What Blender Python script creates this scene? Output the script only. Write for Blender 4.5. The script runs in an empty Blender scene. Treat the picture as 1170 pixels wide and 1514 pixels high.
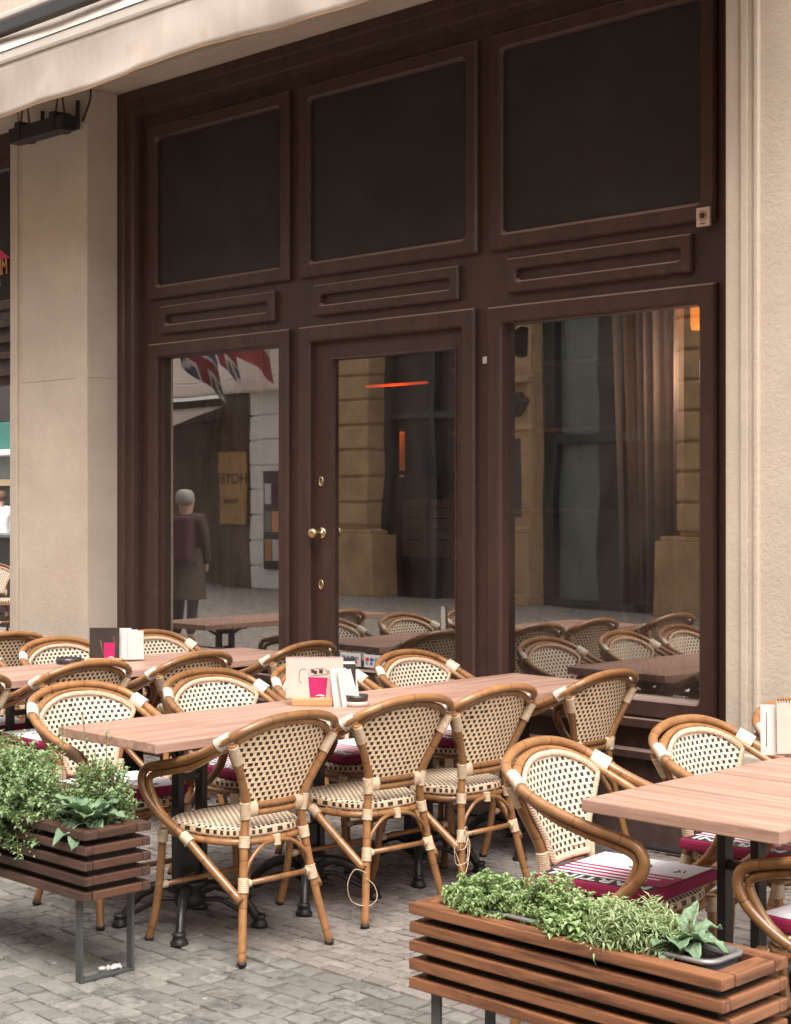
import bpy, bmesh, math, random
from mathutils import Vector, Matrix, noise
R = math.radians
scene = bpy.context.scene
COL = scene.collection
rnd = random.Random(7)

# ------------------------------------------------------------------ node helpers
class NT:
    def __init__(s, name):
        s.m = bpy.data.materials.new(name); s.m.use_nodes = True
        s.t = s.m.node_tree; s.n = s.t.nodes; s.l = s.t.links
        s.bsdf = s.n['Principled BSDF']
    def new(s, kind, **kw):
        n = s.n.new(kind)
        for k, v in kw.items(): setattr(n, k, v)
        return n
    def put(s, sock, v):
        if hasattr(v, 'is_output') or isinstance(v, bpy.types.NodeSocket): s.l.new(v, sock)
        else:
            if isinstance(v, (tuple, list)) and len(v) == 3 and len(sock.default_value) == 4: v = (*v, 1)
            sock.default_value = v
    def math(s, op, a, b=0.0, clamp=False):
        n = s.new('ShaderNodeMath', operation=op, use_clamp=clamp)
        s.put(n.inputs[0], a); s.put(n.inputs[1], b); return n.outputs[0]
    def mix(s, f, a, b, mode='MIX'):
        n = s.new('ShaderNodeMix', data_type='RGBA', blend_type=mode)
        s.put(n.inputs[0], f); s.put(n.inputs[6], a); s.put(n.inputs[7], b); return n.outputs[2]
    def ramp(s, f, a, b):
        n = s.new('ShaderNodeMapRange'); s.put(n.inputs[0], f)
        n.inputs[1].default_value = a; n.inputs[2].default_value = b; return n.outputs[0]
    def coords(s, scale=(1, 1, 1), kind='Object', rand=True):
        tc = s.new('ShaderNodeTexCoord'); mp = s.new('ShaderNodeMapping')
        mp.inputs['Scale'].default_value = scale
        v = tc.outputs[kind]
        if rand and kind == 'Object':
            oi = s.new('ShaderNodeObjectInfo'); a = s.new('ShaderNodeVectorMath', operation='ADD')
            s.l.new(v, a.inputs[0]); s.l.new(s.math('MULTIPLY', oi.outputs['Random'], 37.0), a.inputs[1]); v = a.outputs[0]
        s.l.new(v, mp.inputs[0]); return mp.outputs[0]
    def noise(s, vec, scale=5, detail=4, rough=.6, dist=0):
        n = s.new('ShaderNodeTexNoise'); s.l.new(vec, n.inputs['Vector'])
        n.inputs['Scale'].default_value = scale; n.inputs['Detail'].default_value = detail
        n.inputs['Roughness'].default_value = rough; n.inputs['Distortion'].default_value = dist
        return n.outputs['Fac']
    def bump(s, h, strength=.3, dist=.01):
        n = s.new('ShaderNodeBump'); n.inputs['Strength'].default_value = strength
        n.inputs['Distance'].default_value = dist; s.l.new(h, n.inputs['Height'])
        s.l.new(n.outputs[0], s.bsdf.inputs['Normal']); return n

def surf(name, c1, c2=None, scale=8, stretch=(1, 1, 1), rough=.6, rough2=None, bump=0, bscale=None, bdist=.004,
         metal=0, coat=0, spec=.5, lo=.35, hi=.65, c3=None, c3scale=2, c3lo=.5, c3hi=.75, var=0, dist=0):
    """general surface: two tones through noise, optional stains of a third tone, fine bump"""
    t = NT(name); v = t.coords(stretch)
    b = t.bsdf
    n = t.noise(v, scale, 6, .65, dist)
    f = t.ramp(n, lo, hi)
    col = t.mix(f, c1, c2 or c1)
    if c3:
        v2 = t.coords((1, 1, 1)); f3 = t.ramp(t.noise(v2, c3scale, 5, .7), c3lo, c3hi)
        col = t.mix(f3, col, c3)
    if var:
        oi = t.new('ShaderNodeObjectInfo'); hs = t.new('ShaderNodeHueSaturation')
        t.l.new(t.math('ADD', t.math('MULTIPLY', oi.outputs['Random'], var * 2), 1 - var), hs.inputs['Value'])
        t.l.new(col, hs.inputs['Color']); col = hs.outputs[0]
    t.put(b.inputs['Base Color'], col)
    if rough2 is not None:
        mr = t.new('ShaderNodeMapRange'); t.l.new(n, mr.inputs[0]); mr.inputs[1].default_value = .3; mr.inputs[2].default_value = .7
        mr.inputs[3].default_value = rough; mr.inputs[4].default_value = rough2; t.l.new(mr.outputs[0], b.inputs['Roughness'])
    else: b.inputs['Roughness'].default_value = rough
    b.inputs['Metallic'].default_value = metal
    b.inputs['Coat Weight'].default_value = coat; b.inputs['Coat Roughness'].default_value = .12
    b.inputs['Specular IOR Level'].default_value = spec
    if bump:
        t.bump(t.noise(v, bscale or scale * 3, 5, .7), bump, bdist)
    return t.m

def emit(name, c, s):
    t = NT(name); t.put(t.bsdf.inputs['Base Color'], c); t.put(t.bsdf.inputs['Emission Color'], c)
    t.bsdf.inputs['Emission Strength'].default_value = s; return t.m

M = {}
M['paint'] = surf('brown_paint', (.070, .0372, .0295), (.048, .0258, .0205), 3, stretch=(2.5, 2.5, .35), rough=.34, rough2=.52, bump=.22, bscale=26, bdist=.002, spec=.32,
                  c3=(.095, .058, .050), c3scale=7, c3lo=.56, c3hi=.9)
def dust_toplight(m):  # up-facing faces lightened: ledge dust plus caught skylight painted into the colour
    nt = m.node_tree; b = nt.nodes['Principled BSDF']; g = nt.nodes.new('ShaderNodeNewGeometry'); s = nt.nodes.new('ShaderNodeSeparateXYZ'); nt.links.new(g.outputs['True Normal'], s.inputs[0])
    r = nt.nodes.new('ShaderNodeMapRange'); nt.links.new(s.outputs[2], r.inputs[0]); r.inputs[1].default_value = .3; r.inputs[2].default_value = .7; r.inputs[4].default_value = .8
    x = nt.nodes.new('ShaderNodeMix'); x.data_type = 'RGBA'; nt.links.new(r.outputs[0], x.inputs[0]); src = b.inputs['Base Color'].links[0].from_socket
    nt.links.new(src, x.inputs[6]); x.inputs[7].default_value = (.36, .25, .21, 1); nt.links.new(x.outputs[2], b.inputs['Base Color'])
def worn_lit_edges(m, tone, radius=.004, amount=.55):  # edges lightened through noise: wear plus highlight lines painted into the colour
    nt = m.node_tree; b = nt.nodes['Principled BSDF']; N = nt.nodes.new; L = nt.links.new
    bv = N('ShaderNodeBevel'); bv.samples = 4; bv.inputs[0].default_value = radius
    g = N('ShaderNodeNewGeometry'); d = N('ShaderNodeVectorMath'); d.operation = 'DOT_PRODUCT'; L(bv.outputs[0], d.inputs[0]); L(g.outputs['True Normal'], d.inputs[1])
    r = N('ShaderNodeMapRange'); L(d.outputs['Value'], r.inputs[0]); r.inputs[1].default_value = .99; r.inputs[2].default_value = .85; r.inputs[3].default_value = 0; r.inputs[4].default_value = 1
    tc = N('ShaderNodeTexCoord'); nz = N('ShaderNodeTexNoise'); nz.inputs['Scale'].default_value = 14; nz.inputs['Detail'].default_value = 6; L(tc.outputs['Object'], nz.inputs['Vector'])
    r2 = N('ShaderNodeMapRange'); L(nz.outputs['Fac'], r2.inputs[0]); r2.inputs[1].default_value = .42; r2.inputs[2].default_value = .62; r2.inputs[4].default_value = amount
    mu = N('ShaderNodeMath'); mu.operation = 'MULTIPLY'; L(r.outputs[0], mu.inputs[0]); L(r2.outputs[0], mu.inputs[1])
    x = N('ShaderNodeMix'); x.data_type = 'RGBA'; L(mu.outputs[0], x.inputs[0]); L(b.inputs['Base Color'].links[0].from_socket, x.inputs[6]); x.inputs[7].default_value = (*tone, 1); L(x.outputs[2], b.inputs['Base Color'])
def foot_dirt(m, tone, h=.7):
    nt = m.node_tree; b = nt.nodes['Principled BSDF']; N = nt.nodes.new; L = nt.links.new
    tc = N('ShaderNodeTexCoord'); s = N('ShaderNodeSeparateXYZ'); L(tc.outputs['Object'], s.inputs[0]); nz = N('ShaderNodeTexNoise'); nz.inputs['Scale'].default_value = 9; nz.inputs['Detail'].default_value = 7; nz.inputs['Roughness'].default_value = .7; L(tc.outputs['Object'], nz.inputs['Vector'])
    r = N('ShaderNodeMapRange'); L(s.outputs[2], r.inputs[0]); r.inputs[1].default_value = h; r.inputs[2].default_value = 0; r.inputs[3].default_value = -.12; r.inputs[4].default_value = .3
    a = N('ShaderNodeMath'); L(nz.outputs['Fac'], a.inputs[0]); L(r.outputs[0], a.inputs[1]); r2 = N('ShaderNodeMapRange'); L(a.outputs[0], r2.inputs[0]); r2.inputs[1].default_value = .5; r2.inputs[2].default_value = .85; r2.inputs[4].default_value = .7
    x = N('ShaderNodeMix'); x.data_type = 'RGBA'; L(r2.outputs[0], x.inputs[0]); L(b.inputs['Base Color'].links[0].from_socket, x.inputs[6]); x.inputs[7].default_value = (*tone, 1); L(x.outputs[2], b.inputs['Base Color'])
foot_dirt(M['paint'], (.12, .09, .078))
dust_toplight(M['paint']); worn_lit_edges(M['paint'], (.17, .105, .085), .004, .7)
M['board'] = surf('dark_board', (.030, .0245, .0238), (.0235, .019, .0185), 2, rough=.55, rough2=.72, spec=.3, c3=(.038, .032, .031), c3scale=2.2)
M['plaster'] = surf('stucco', (.56, .475, .385), (.485, .405, .325), 2.2, rough=.92, bump=.5, bscale=42, bdist=.008,
                    c3=(.45, .39, .32), c3scale=1.3, c3lo=.52, c3hi=.8)
foot_dirt(M['plaster'], (.36, .31, .26), 1.0)
M['awning'] = surf('awning_cloth', (.53, .46, .40), (.46, .395, .34), 6, stretch=(1, .3, .3), rough=.85, bump=.15, bscale=30, bdist=.003,
                   c3=(.42, .32, .255), c3scale=4.5, c3lo=.6, c3hi=.85)
M['white_metal'] = surf('cream_metal', (.62, .56, .49), (.56, .50, .43), 4, rough=.35)
M['black_metal'] = surf('black_metal', (.018, .017, .017), (.03, .028, .027), 20, rough=.35, rough2=.55, bump=.1)
M['cast_iron'] = surf('cast_iron', (.012, .012, .012), (.022, .021, .02), 15, rough=.3, rough2=.5, bump=.15, bscale=40)
M['steel_bar'] = surf('grey_steel', (.05, .053, .055), (.075, .078, .08), 14, rough=.45, rough2=.65, bump=.1, c3=(.1, .09, .08), c3scale=12, c3lo=.6, c3hi=.9)
M['tray'] = surf('grey_tray', (.22, .21, .2), (.28, .27, .26), 12, rough=.4, metal=.5)
M['brass'] = surf('brass', (.62, .48, .30), (.5, .38, .22), 30, rough=.25, metal=.9)
M['white_card'] = surf('white_card', (.58, .56, .54), (.52, .50, .48), 6, rough=.5)
M['pink_card'] = surf('pale_pink_card', (.58, .43, .37), (.54, .39, .34), 6, rough=.5)
M['dark_card'] = surf('dark_card', (.03, .024, .023), (.045, .034, .03), 12, rough=.35)
M['crimson'] = surf('crimson_cloth', (.27, .008, .055), (.22, .006, .045), 60, rough=.8, bump=.2, bscale=300, bdist=.001)
M['magenta'] = surf('magenta_print', (.40, .008, .10), (.36, .008, .09), 30, rough=.5)
M['cloth_white'] = surf('white_cloth', (.74, .74, .76), (.68, .68, .7), 40, rough=.8, bump=.15, bscale=200, bdist=.001)
M['ink'] = surf('dark_ink', (.02, .018, .02), rough=.6)
M['cane'] = surf('pale_cane', (.66, .51, .36), (.52, .37, .24), 60, rough=.45, bump=.25, bscale=180, bdist=.002, c3=(.40, .27, .16), c3scale=9, c3lo=.55, c3hi=.85, var=.13)
M['cane_white'] = surf('white_cane_wrap', (.66, .585, .49), (.56, .47, .37), 50, rough=.45, bump=.25, bscale=160, bdist=.002, var=.12)
M['braid'] = surf('braided_cane', (.70, .50, .36), (.56, .37, .25), 70, rough=.5, bump=.2, bscale=160)
M['rubber'] = surf('dark_foot', (.02, .016, .014), rough=.6)
M['soil'] = surf('soil', (.03, .02, .014), (.06, .04, .028), 60, rough=.95, bump=1, bscale=60, bdist=.02)
M['oakblock'] = surf('oak_block', (.56, .30, .14), (.46, .23, .10), 10, stretch=(1, 8, 8), rough=.45)
M['slate'] = surf('dark_liner', (.015, .012, .01), rough=.8)

def wood(name, c1, c2, axis, sc=14, rough=.45, coat=0, c3=None, bump=.2, across=9, **kw):
    st = [across] * 3; st[axis] = .7
    return surf(name, c1, c2, sc / 6, stretch=st, rough=rough, rough2=rough + .15, bump=bump, bscale=sc / 2, bdist=.002, coat=coat, c3=c3, dist=.6, **kw)
M['table_y'] = wood('table_wood_lengthwise', (.48, .295, .225), (.23, .125, .09), 1, 11, .38, bump=.05, lo=.42, hi=.70, c3=(.33, .19, .14), c3scale=4, across=16)
M['table_x'] = wood('table_wood_crosswise', (.45, .277, .21), (.215, .117, .084), 0, 11, .38, bump=.05, lo=.42, hi=.70, c3=(.33, .19, .14), c3scale=4, across=16)
M['oak_x'] = wood('planter_wood_long', (.25, .105, .048), (.095, .036, .017), 0, 22, .42, lo=.42, hi=.62, c3=(.33, .15, .07), c3scale=6, c3lo=.6, c3hi=.9)
M['oak_y'] = wood('planter_wood_end', (.265, .115, .053), (.10, .04, .019), 1, 22, .42, lo=.42, hi=.62)
M['old_x'] = wood('weathered_planter_long', (.095, .047, .032), (.036, .018, .013), 0, 22, .5, c3=(.12, .06, .04), c3scale=7, c3lo=.55, c3hi=.9)
M['old_y'] = wood('weathered_planter_end', (.12, .052, .03), (.045, .02, .013), 1, 22, .5, c3=(.15, .065, .035), c3scale=7, c3lo=.55, c3hi=.9)

def bamboo():
    t = NT('varnished_rattan'); b = t.bsdf
    uv = t.new('ShaderNodeUVMap'); sep = t.new('ShaderNodeSeparateXYZ'); t.l.new(uv.outputs[0], sep.inputs[0])
    oi = t.new('ShaderNodeObjectInfo')
    u = t.math('ADD', sep.outputs[0], t.math('MULTIPLY', oi.outputs['Random'], 3.1))
    v = t.coords((1, 1, 1))
    wob = t.noise(v, 9, 2)
    u2 = t.math('ADD', t.math('DIVIDE', u, .155), t.math('MULTIPLY', wob, .25))
    fr = t.math('FRACT', u2)
    ring = t.math('LESS_THAN', fr, .018)
    near = t.math('SUBTRACT', 1.0, t.ramp(fr, 0, .16))
    n = t.noise(v, 26, 5, .6)
    col = t.mix(t.ramp(n, .3, .7), (.325, .157, .060), (.205, .094, .034))
    big = t.noise(v, 5, 3)
    col = t.mix(t.ramp(big, .45, .75), col, (.21, .098, .036))
    col = t.mix(t.math('MULTIPLY', near, .35), col, (.17, .06, .018))
    col = t.mix(t.math('MULTIPLY', ring, .8), col, (.05, .02, .01))
    hs = t.new('ShaderNodeHueSaturation'); t.l.new(col, hs.inputs['Color'])
    t.l.new(t.math('ADD', t.math('MULTIPLY', oi.outputs['Random'], .5), .78), hs.inputs['Value'])
    t.l.new(hs.outputs[0], b.inputs['Base Color'])
    b.inputs['Roughness'].default_value = .36; b.inputs['Coat Weight'].default_value = .25; b.inputs['Coat Roughness'].default_value = .15
    h = t.math('ADD', t.math('MULTIPLY', n, .3), t.math('MULTIPLY', ring, -.8))
    t.bump(h, .25, .004)
    return t.m
M['bamboo'] = bamboo()

def weave(name, light, light2, dark, px=.0262, py=.0186):
    """plaited cane: pale strands, dark squares half-dropped row by row"""
    t = NT(name); b = t.bsdf
    uv = t.new('ShaderNodeUVMap'); sep = t.new('ShaderNodeSeparateXYZ'); t.l.new(uv.outputs[0], sep.inputs[0])
    oc = t.coords((1, 1, 1))
    w1 = t.math('MULTIPLY', t.math('SUBTRACT', t.noise(oc, 28, 2), .5), .14)
    w2 = t.math('MULTIPLY', t.math('SUBTRACT', t.noise(oc, 35, 2), .5), .14)
    u = t.math('ADD', t.math('DIVIDE', sep.outputs[0], px), w1); v = t.math('ADD', t.math('DIVIDE', sep.outputs[1], py), w2)
    row = t.math('FLOOR', v); fv = t.math('FRACT', v)
    fu = t.math('FRACT', t.math('ADD', u, t.math('MULTIPLY', row, .5)))
    du = t.math('ABSOLUTE', t.math('SUBTRACT', fu, .5)); dv = t.math('ABSOLUTE', t.math('SUBTRACT', fv, .5))
    inu = t.math('LESS_THAN', du, .24); inv = t.math('LESS_THAN', dv, .325)
    hole = t.math('MULTIPLY', inu, inv)
    # strand relief
    fs = t.math('FRACT', t.math('MULTIPLY', u, 2.0)); rel1 = t.math('SINE', t.math('MULTIPLY', fs, math.pi))
    rel2 = t.math('SINE', t.math('MULTIPLY', fv, math.pi))
    over = t.math('LESS_THAN', du, .25)
    rel = t.math('ADD', t.math('MULTIPLY', t.math('SUBTRACT', 1.0, over), rel2), t.math('MULTIPLY', over, t.math('MULTIPLY', rel1, .6)))
    seam = t.math('MULTIPLY', t.math('LESS_THAN', t.math('ABSOLUTE', t.math('SUBTRACT', du, .25)), .035), t.math('LESS_THAN', dv, .45))
    oi = t.new('ShaderNodeObjectInfo'); wn = t.new('ShaderNodeTexWhiteNoise', noise_dimensions='4D'); cv = t.new('ShaderNodeCombineXYZ')
    t.l.new(t.math('FLOOR', t.math('MULTIPLY', u, 2.0)), cv.inputs[0]); t.l.new(row, cv.inputs[1]); t.l.new(cv.outputs[0], wn.inputs['Vector']); t.l.new(oi.outputs['Random'], wn.inputs['W'])
    hole = t.math('MAXIMUM', hole, t.math('MULTIPLY', t.math('LESS_THAN', wn.outputs['Value'], .007), inv))
    n = t.noise(oc, 90, 4)
    col = t.mix(n, light, light2)
    col = t.mix(t.math('MULTIPLY', t.ramp(t.noise(oc, 6, 3), .5, .8), .45), col, tuple(c * .78 for c in light2))
    hs = t.new('ShaderNodeHueSaturation'); t.l.new(t.math('ADD', t.math('MULTIPLY', oi.outputs['Random'], .2), .88), hs.inputs['Value']); t.l.new(col, hs.inputs['Color']); col = hs.outputs[0]
    col = t.mix(t.math('MULTIPLY', seam, .16), col, dark)
    col = t.mix(hole, col, dark)
    t.put(b.inputs['Base Color'], col); b.inputs['Roughness'].default_value = .5
    hh = t.math('SUBTRACT', rel, t.math('MULTIPLY', hole, 1.2))
    t.bump(hh, .32, .004)
    return t.m
M['weave_front'] = weave('cream_cane_weave', (.80, .68, .53), (.72, .59, .44), (.035, .024, .018))
M['weave_back'] = weave('tan_cane_weave', (.90, .69, .47), (.80, .58, .38), (.04, .02, .012))
M['weave_seat'] = weave('seat_cane_weave', (.80, .66, .50), (.70, .55, .39), (.035, .022, .015), .0215, .0170)
M['weave_rim'] = weave('seat_rim_weave', (.70, .52, .35), (.58, .42, .27), (.03, .018, .012), .030, .022)

def leafmat(name, c1, c2, c3):
    t = NT(name); at = t.new('ShaderNodeAttribute', attribute_name='tint')
    v = t.coords((1, 1, 1)); n = t.noise(v, 40, 2)
    col = t.mix(at.outputs['Fac'], c1, c2)
    col = t.mix(t.ramp(n, .55, .8), col, c3)
    t.put(t.bsdf.inputs['Base Color'], col); t.bsdf.inputs['Roughness'].default_value = .5
    tr = t.new('ShaderNodeBsdfTranslucent'); t.put(tr.inputs[0], t.mix(.5, col, (.2, .3, .04)))
    mx = t.new('ShaderNodeMixShader'); mx.inputs[0].default_value = .35
    t.l.new(t.bsdf.outputs[0], mx.inputs[1]); t.l.new(tr.outputs[0], mx.inputs[2])
    t.l.new(mx.outputs[0], t.n['Material Output'].inputs[0]); return t.m
M['herb'] = leafmat('oregano_leaf', (.145, .25, .09), (.35, .48, .245), (.41, .53, .32))
M['curly'] = leafmat('curly_herb_leaf', (.17, .28, .09), (.40, .52, .25), (.45, .56, .31))
M['spiky'] = leafmat('narrow_leaf', (.18, .26, .11), (.43, .52, .27), (.48, .56, .33))
M['prim'] = leafmat('primrose_leaf', (.14, .24, .13), (.29, .41, .25), (.34, .45, .30))
def vein(m):
    nt = m.node_tree; tc = nt.nodes.new('ShaderNodeTexCoord'); vo = nt.nodes.new('ShaderNodeTexVoronoi'); vo.inputs['Scale'].default_value = 95; vo.feature = 'SMOOTH_F1'
    nt.links.new(tc.outputs['Object'], vo.inputs['Vector']); b = nt.nodes.new('ShaderNodeBump'); b.inputs['Strength'].default_value = .9; b.inputs['Distance'].default_value = .006
    nt.links.new(vo.outputs['Distance'], b.inputs['Height']); nt.links.new(b.outputs[0], nt.nodes['Principled BSDF'].inputs['Normal'])
vein(M['prim'])
M['stem'] = surf('green_stem', (.14, .16, .06), (.2, .14, .07), 20, rough=.6)

def glass(name, ior=3.9, tint=(.80, .82, .78), wav=.02):
    t = NT(name)
    fr = t.new('ShaderNodeFresnel'); fr.inputs[0].default_value = ior
    gl = t.new('ShaderNodeBsdfGlossy'); gl.inputs['Roughness'].default_value = 0.012; gl.inputs[0].default_value = (.95, .92, .88, 1)
    tr = t.new('ShaderNodeBsdfTransparent'); tr.inputs[0].default_value = (*tint, 1)
    v = t.coords((1, 1, 1)); nz = t.noise(v, 1.6, 1, .4)
    bp = t.new('ShaderNodeBump'); bp.inputs['Strength'].default_value = wav; bp.inputs['Distance'].default_value = .05
    t.l.new(nz, bp.inputs['Height']); t.l.new(bp.outputs[0], gl.inputs['Normal'])
    mx = t.new('ShaderNodeMixShader'); t.l.new(fr.outputs[0], mx.inputs[0])
    t.l.new(tr.outputs[0], mx.inputs[1]); t.l.new(gl.outputs[0], mx.inputs[2])
    df = t.new('ShaderNodeBsdfDiffuse'); n2 = t.noise(t.coords((1, 1, .4)), 3, 5, .65); t.put(df.inputs[0], (.50, .42, .38))
    m2 = t.new('ShaderNodeMixShader'); t.l.new(t.math('MULTIPLY', t.ramp(n2, .3, .75), .085), m2.inputs[0]); t.l.new(mx.outputs[0], m2.inputs[1]); t.l.new(df.outputs[0], m2.inputs[2])
    t.l.new(m2.outputs[0], t.n['Material Output'].inputs[0]); return t.m
M['glass'] = glass('window_glass')

def stone(name, tones, moss=None, rough=.8):
    t = NT(name); at = t.new('ShaderNodeAttribute', attribute_name='tint')
    v = t.coords((1, 1, 1), rand=False)
    col = t.mix(at.outputs['Fac'], tones[0], tones[1])
    n = t.noise(v, 35, 6, .75); col = t.mix(t.math('MULTIPLY', t.ramp(n, .35, .7), .55), col, tones[2])
    if moss:
        n2 = t.noise(v, 2.2, 6, .75); n3 = t.noise(v, 18, 6, .8)
        f = t.math('MULTIPLY', t.ramp(n2, .46, .60), t.ramp(n3, .44, .56))
        col = t.mix(t.math('MULTIPLY', f, .85), col, moss)
    vo = t.new('ShaderNodeTexVoronoi'); vo.inputs['Scale'].default_value = 5.5; t.l.new(v, vo.inputs['Vector'])
    col = t.mix(t.math('MULTIPLY', t.math('LESS_THAN', vo.outputs['Distance'], .045), .6), col, (.5, .47, .42))
    t.put(t.bsdf.inputs['Base Color'], col); t.bsdf.inputs['Roughness'].default_value = rough
    t.bump(t.noise(v, 60, 6, .75), .5, .006); return t.m
M['cobble'] = stone('cobble_stone', ((.15, .145, .13), (.245, .236, .21), (.105, .10, .09)), (.05, .05, .046))
M['sett'] = stone('terrace_sett', ((.18, .155, .138), (.275, .245, .222), (.125, .108, .098)), (.09, .076, .068))

# ------------------------------------------------------------------ mesh helpers
class MB:
    def __init__(s): s.v = []; s.f = []; s.uv = []; s.mi = []; s.sm = []; s.tint = []; s.t = 0.0
    def face(s, idx, uvs=None, mi=0, smooth=False):
        s.f.append(tuple(idx)); s.uv.append(uvs or [(0, 0)] * len(idx)); s.mi.append(mi); s.sm.append(smooth); s.tint.append(s.t)
    def vert(s, p): s.v.append(tuple(p)); return len(s.v) - 1
    def quad(s, a, b, c, d, mi=0): 
        i = [s.vert(p) for p in (a, b, c, d)]; s.face(i, [(0, 0), (1, 0), (1, 1), (0, 1)], mi)
    def box(s, x0, x1, y0, y1, z0, z1, bev=0.0, mi=0, mat=None):
        bm = bmesh.new(); bmesh.ops.create_cube(bm, size=1)
        bmesh.ops.scale(bm, vec=(x1 - x0, y1 - y0, z1 - z0), verts=bm.verts)
        if bev: bmesh.ops.bevel(bm, geom=bm.edges[:], offset=bev, segments=2, profile=.6, affect='EDGES')
        bmesh.ops.translate(bm, vec=((x0 + x1) / 2, (y0 + y1) / 2, (z0 + z1) / 2), verts=bm.verts)
        if mat: bmesh.ops.transform(bm, matrix=mat, verts=bm.verts)
        s.addbm(bm, mi); return s
    def addbm(s, bm, mi=0, smooth=False):
        o = len(s.v); bm.verts.index_update()
        for v in bm.verts: s.v.append(tuple(v.co))
        for f in bm.faces: s.face([o + v.index for v in f.verts], None, mi, smooth)
        bm.free()
    def tube(s, pts, r, n=10, closed=False, caps=True, mi=0, ell=1.0, up=None):
        pts = [Vector(p) for p in pts]; N = len(pts)
        rr = r if isinstance(r, (list, tuple)) else [r] * N
        def tan(i):
            a = pts[(i - 1) % N] if closed or i > 0 else pts[0]; b = pts[(i + 1) % N] if closed or i < N - 1 else pts[-1]
            return (b - a).normalized()
        t0 = tan(0); ref = Vector(up) if up else (Vector((0, 0, 1)) if abs(t0.z) < .9 else Vector((0, 1, 0)))
        nrm = (ref - t0 * ref.dot(t0)).normalized(); rings = []; L = 0; pt = t0
        for i in range(N):
            tg = tan(i)
            if i:
                q = pt.rotation_difference(tg); nrm = (q @ nrm); nrm = (nrm - tg * nrm.dot(tg)).normalized(); L += (pts[i] - pts[i - 1]).length
            pt = tg; bi = tg.cross(nrm)
            rings.append(([s.vert(pts[i] + (nrm * math.cos(2 * math.pi * k / n) + bi * math.sin(2 * math.pi * k / n) * ell) * rr[i]) for k in range(n)], L))
        m = N if closed else N - 1
        for i in range(m):
            A, la = rings[i]; B, lb = rings[(i + 1) % N]
            if i == N - 1: lb = la + (pts[0] - pts[-1]).length
            for k in range(n):
                k2 = (k + 1) % n
                s.face((A[k], A[k2], B[k2], B[k]), [(la, k / n), (la, (k + 1) / n), (lb, (k + 1) / n), (lb, k / n)], mi, True)
        if caps and not closed:
            s.face(rings[0][0][::-1], None, mi); s.face(rings[-1][0], None, mi)
        return s
    def wrap(s, a, b, r, ell=1.0, turns=None, up=None, n=12, mi=0):
        """a cane binding: tight coil drawn as ridged sleeve from a to b"""
        a, b = Vector(a), Vector(b); L = (b - a).length; k = turns or max(3, int(L / .0065)); pts = []; rr = []
        for i in range(k * 4 + 1):
            f = i / (k * 4); pts.append(a.lerp(b, f)); rr.append(r * (1 + .085 * abs(math.sin(math.pi * f * k)) - .03))
        return s.tube(pts, rr, n, ell=ell, up=up, mi=mi)
    def grid(s, P, nu, nv, uvf=None, mi=0, smooth=True, wrapu=False):
        o = len(s.v)
        for j in range(nv):
            for i in range(nu): s.v.append(tuple(P(i, j)))
        for j in range(nv - 1):
            for i in range(nu if wrapu else nu - 1):
                i2 = (i + 1) % nu
                q = [(i, j), (i2, j), (i2, j + 1), (i, j + 1)]
                s.face([o + a + b * nu for a, b in q], [uvf(*(c if not (wrapu and c[0] == 0 and i == nu - 1) else (nu, c[1]))) for c in q] if uvf else None, mi, smooth)
        return s
    def lathe(s, prof, c=(0, 0, 0), n=20, axis='z', mi=0):
        o = len(s.v)
        for r, h in prof:
            for k in range(n):
                a = 2 * math.pi * k / n; x, y = r * math.cos(a), r * math.sin(a)
                p = (x, y, h) if axis == 'z' else ((x, -h, y) if axis == 'y' else (h, x, y))
                s.v.append((p[0] + c[0], p[1] + c[1], p[2] + c[2]))
        for j in range(len(prof) - 1):
            for k in range(n):
                k2 = (k + 1) % n; s.face((o + j * n + k, o + j * n + k2, o + (j + 1) * n + k2, o + (j + 1) * n + k), None, mi, True)
        s.face([o + k for k in range(n)][::-1], None, mi); s.face([o + (len(prof) - 1) * n + k for k in range(n)], None, mi)
        return s
    def mesh(s, name, mats):
        me = bpy.data.meshes.new(name); me.from_pydata(s.v, [], s.f)
        u = me.uv_layers.new(name='uv').data; k = 0
        for q in s.uv:
            for c in q: u[k].uv = c; k += 1
        me.polygons.foreach_set('material_index', s.mi); me.polygons.foreach_set('use_smooth', s.sm)
        if any(s.tint):
            at = me.attributes.new('tint', 'FLOAT', 'FACE'); at.data.foreach_set('value', s.tint)
        for m in (mats if isinstance(mats, (list, tuple)) else [mats]): me.materials.append(M[m] if isinstance(m, str) else m)
        me.update(); return me
    def build(s, name, mats, parent=None, loc=None):
        o = bpy.data.objects.new(name, s.mesh(name, mats)); COL.objects.link(o)
        if parent: o.parent = parent
        if loc: o.location = loc
        return o

def spline(P, k=6, closed=False):
    P = [Vector(p) for p in P]; out = []; N = len(P)
    for i in range(N if closed else N - 1):
        g = (lambda j: P[j % N]) if closed else (lambda j: P[min(max(j, 0), N - 1)])
        a, b, c, d = g(i - 1), g(i), g(i + 1), g(i + 2)
        for q in range(k):
            t = q / k
            out.append(.5 * ((2 * b) + (c - a) * t + (2 * a - 5 * b + 4 * c - d) * t * t + (3 * b - a - 3 * c + d) * t ** 3))
    if not closed: out.append(P[-1])
    return out

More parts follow.
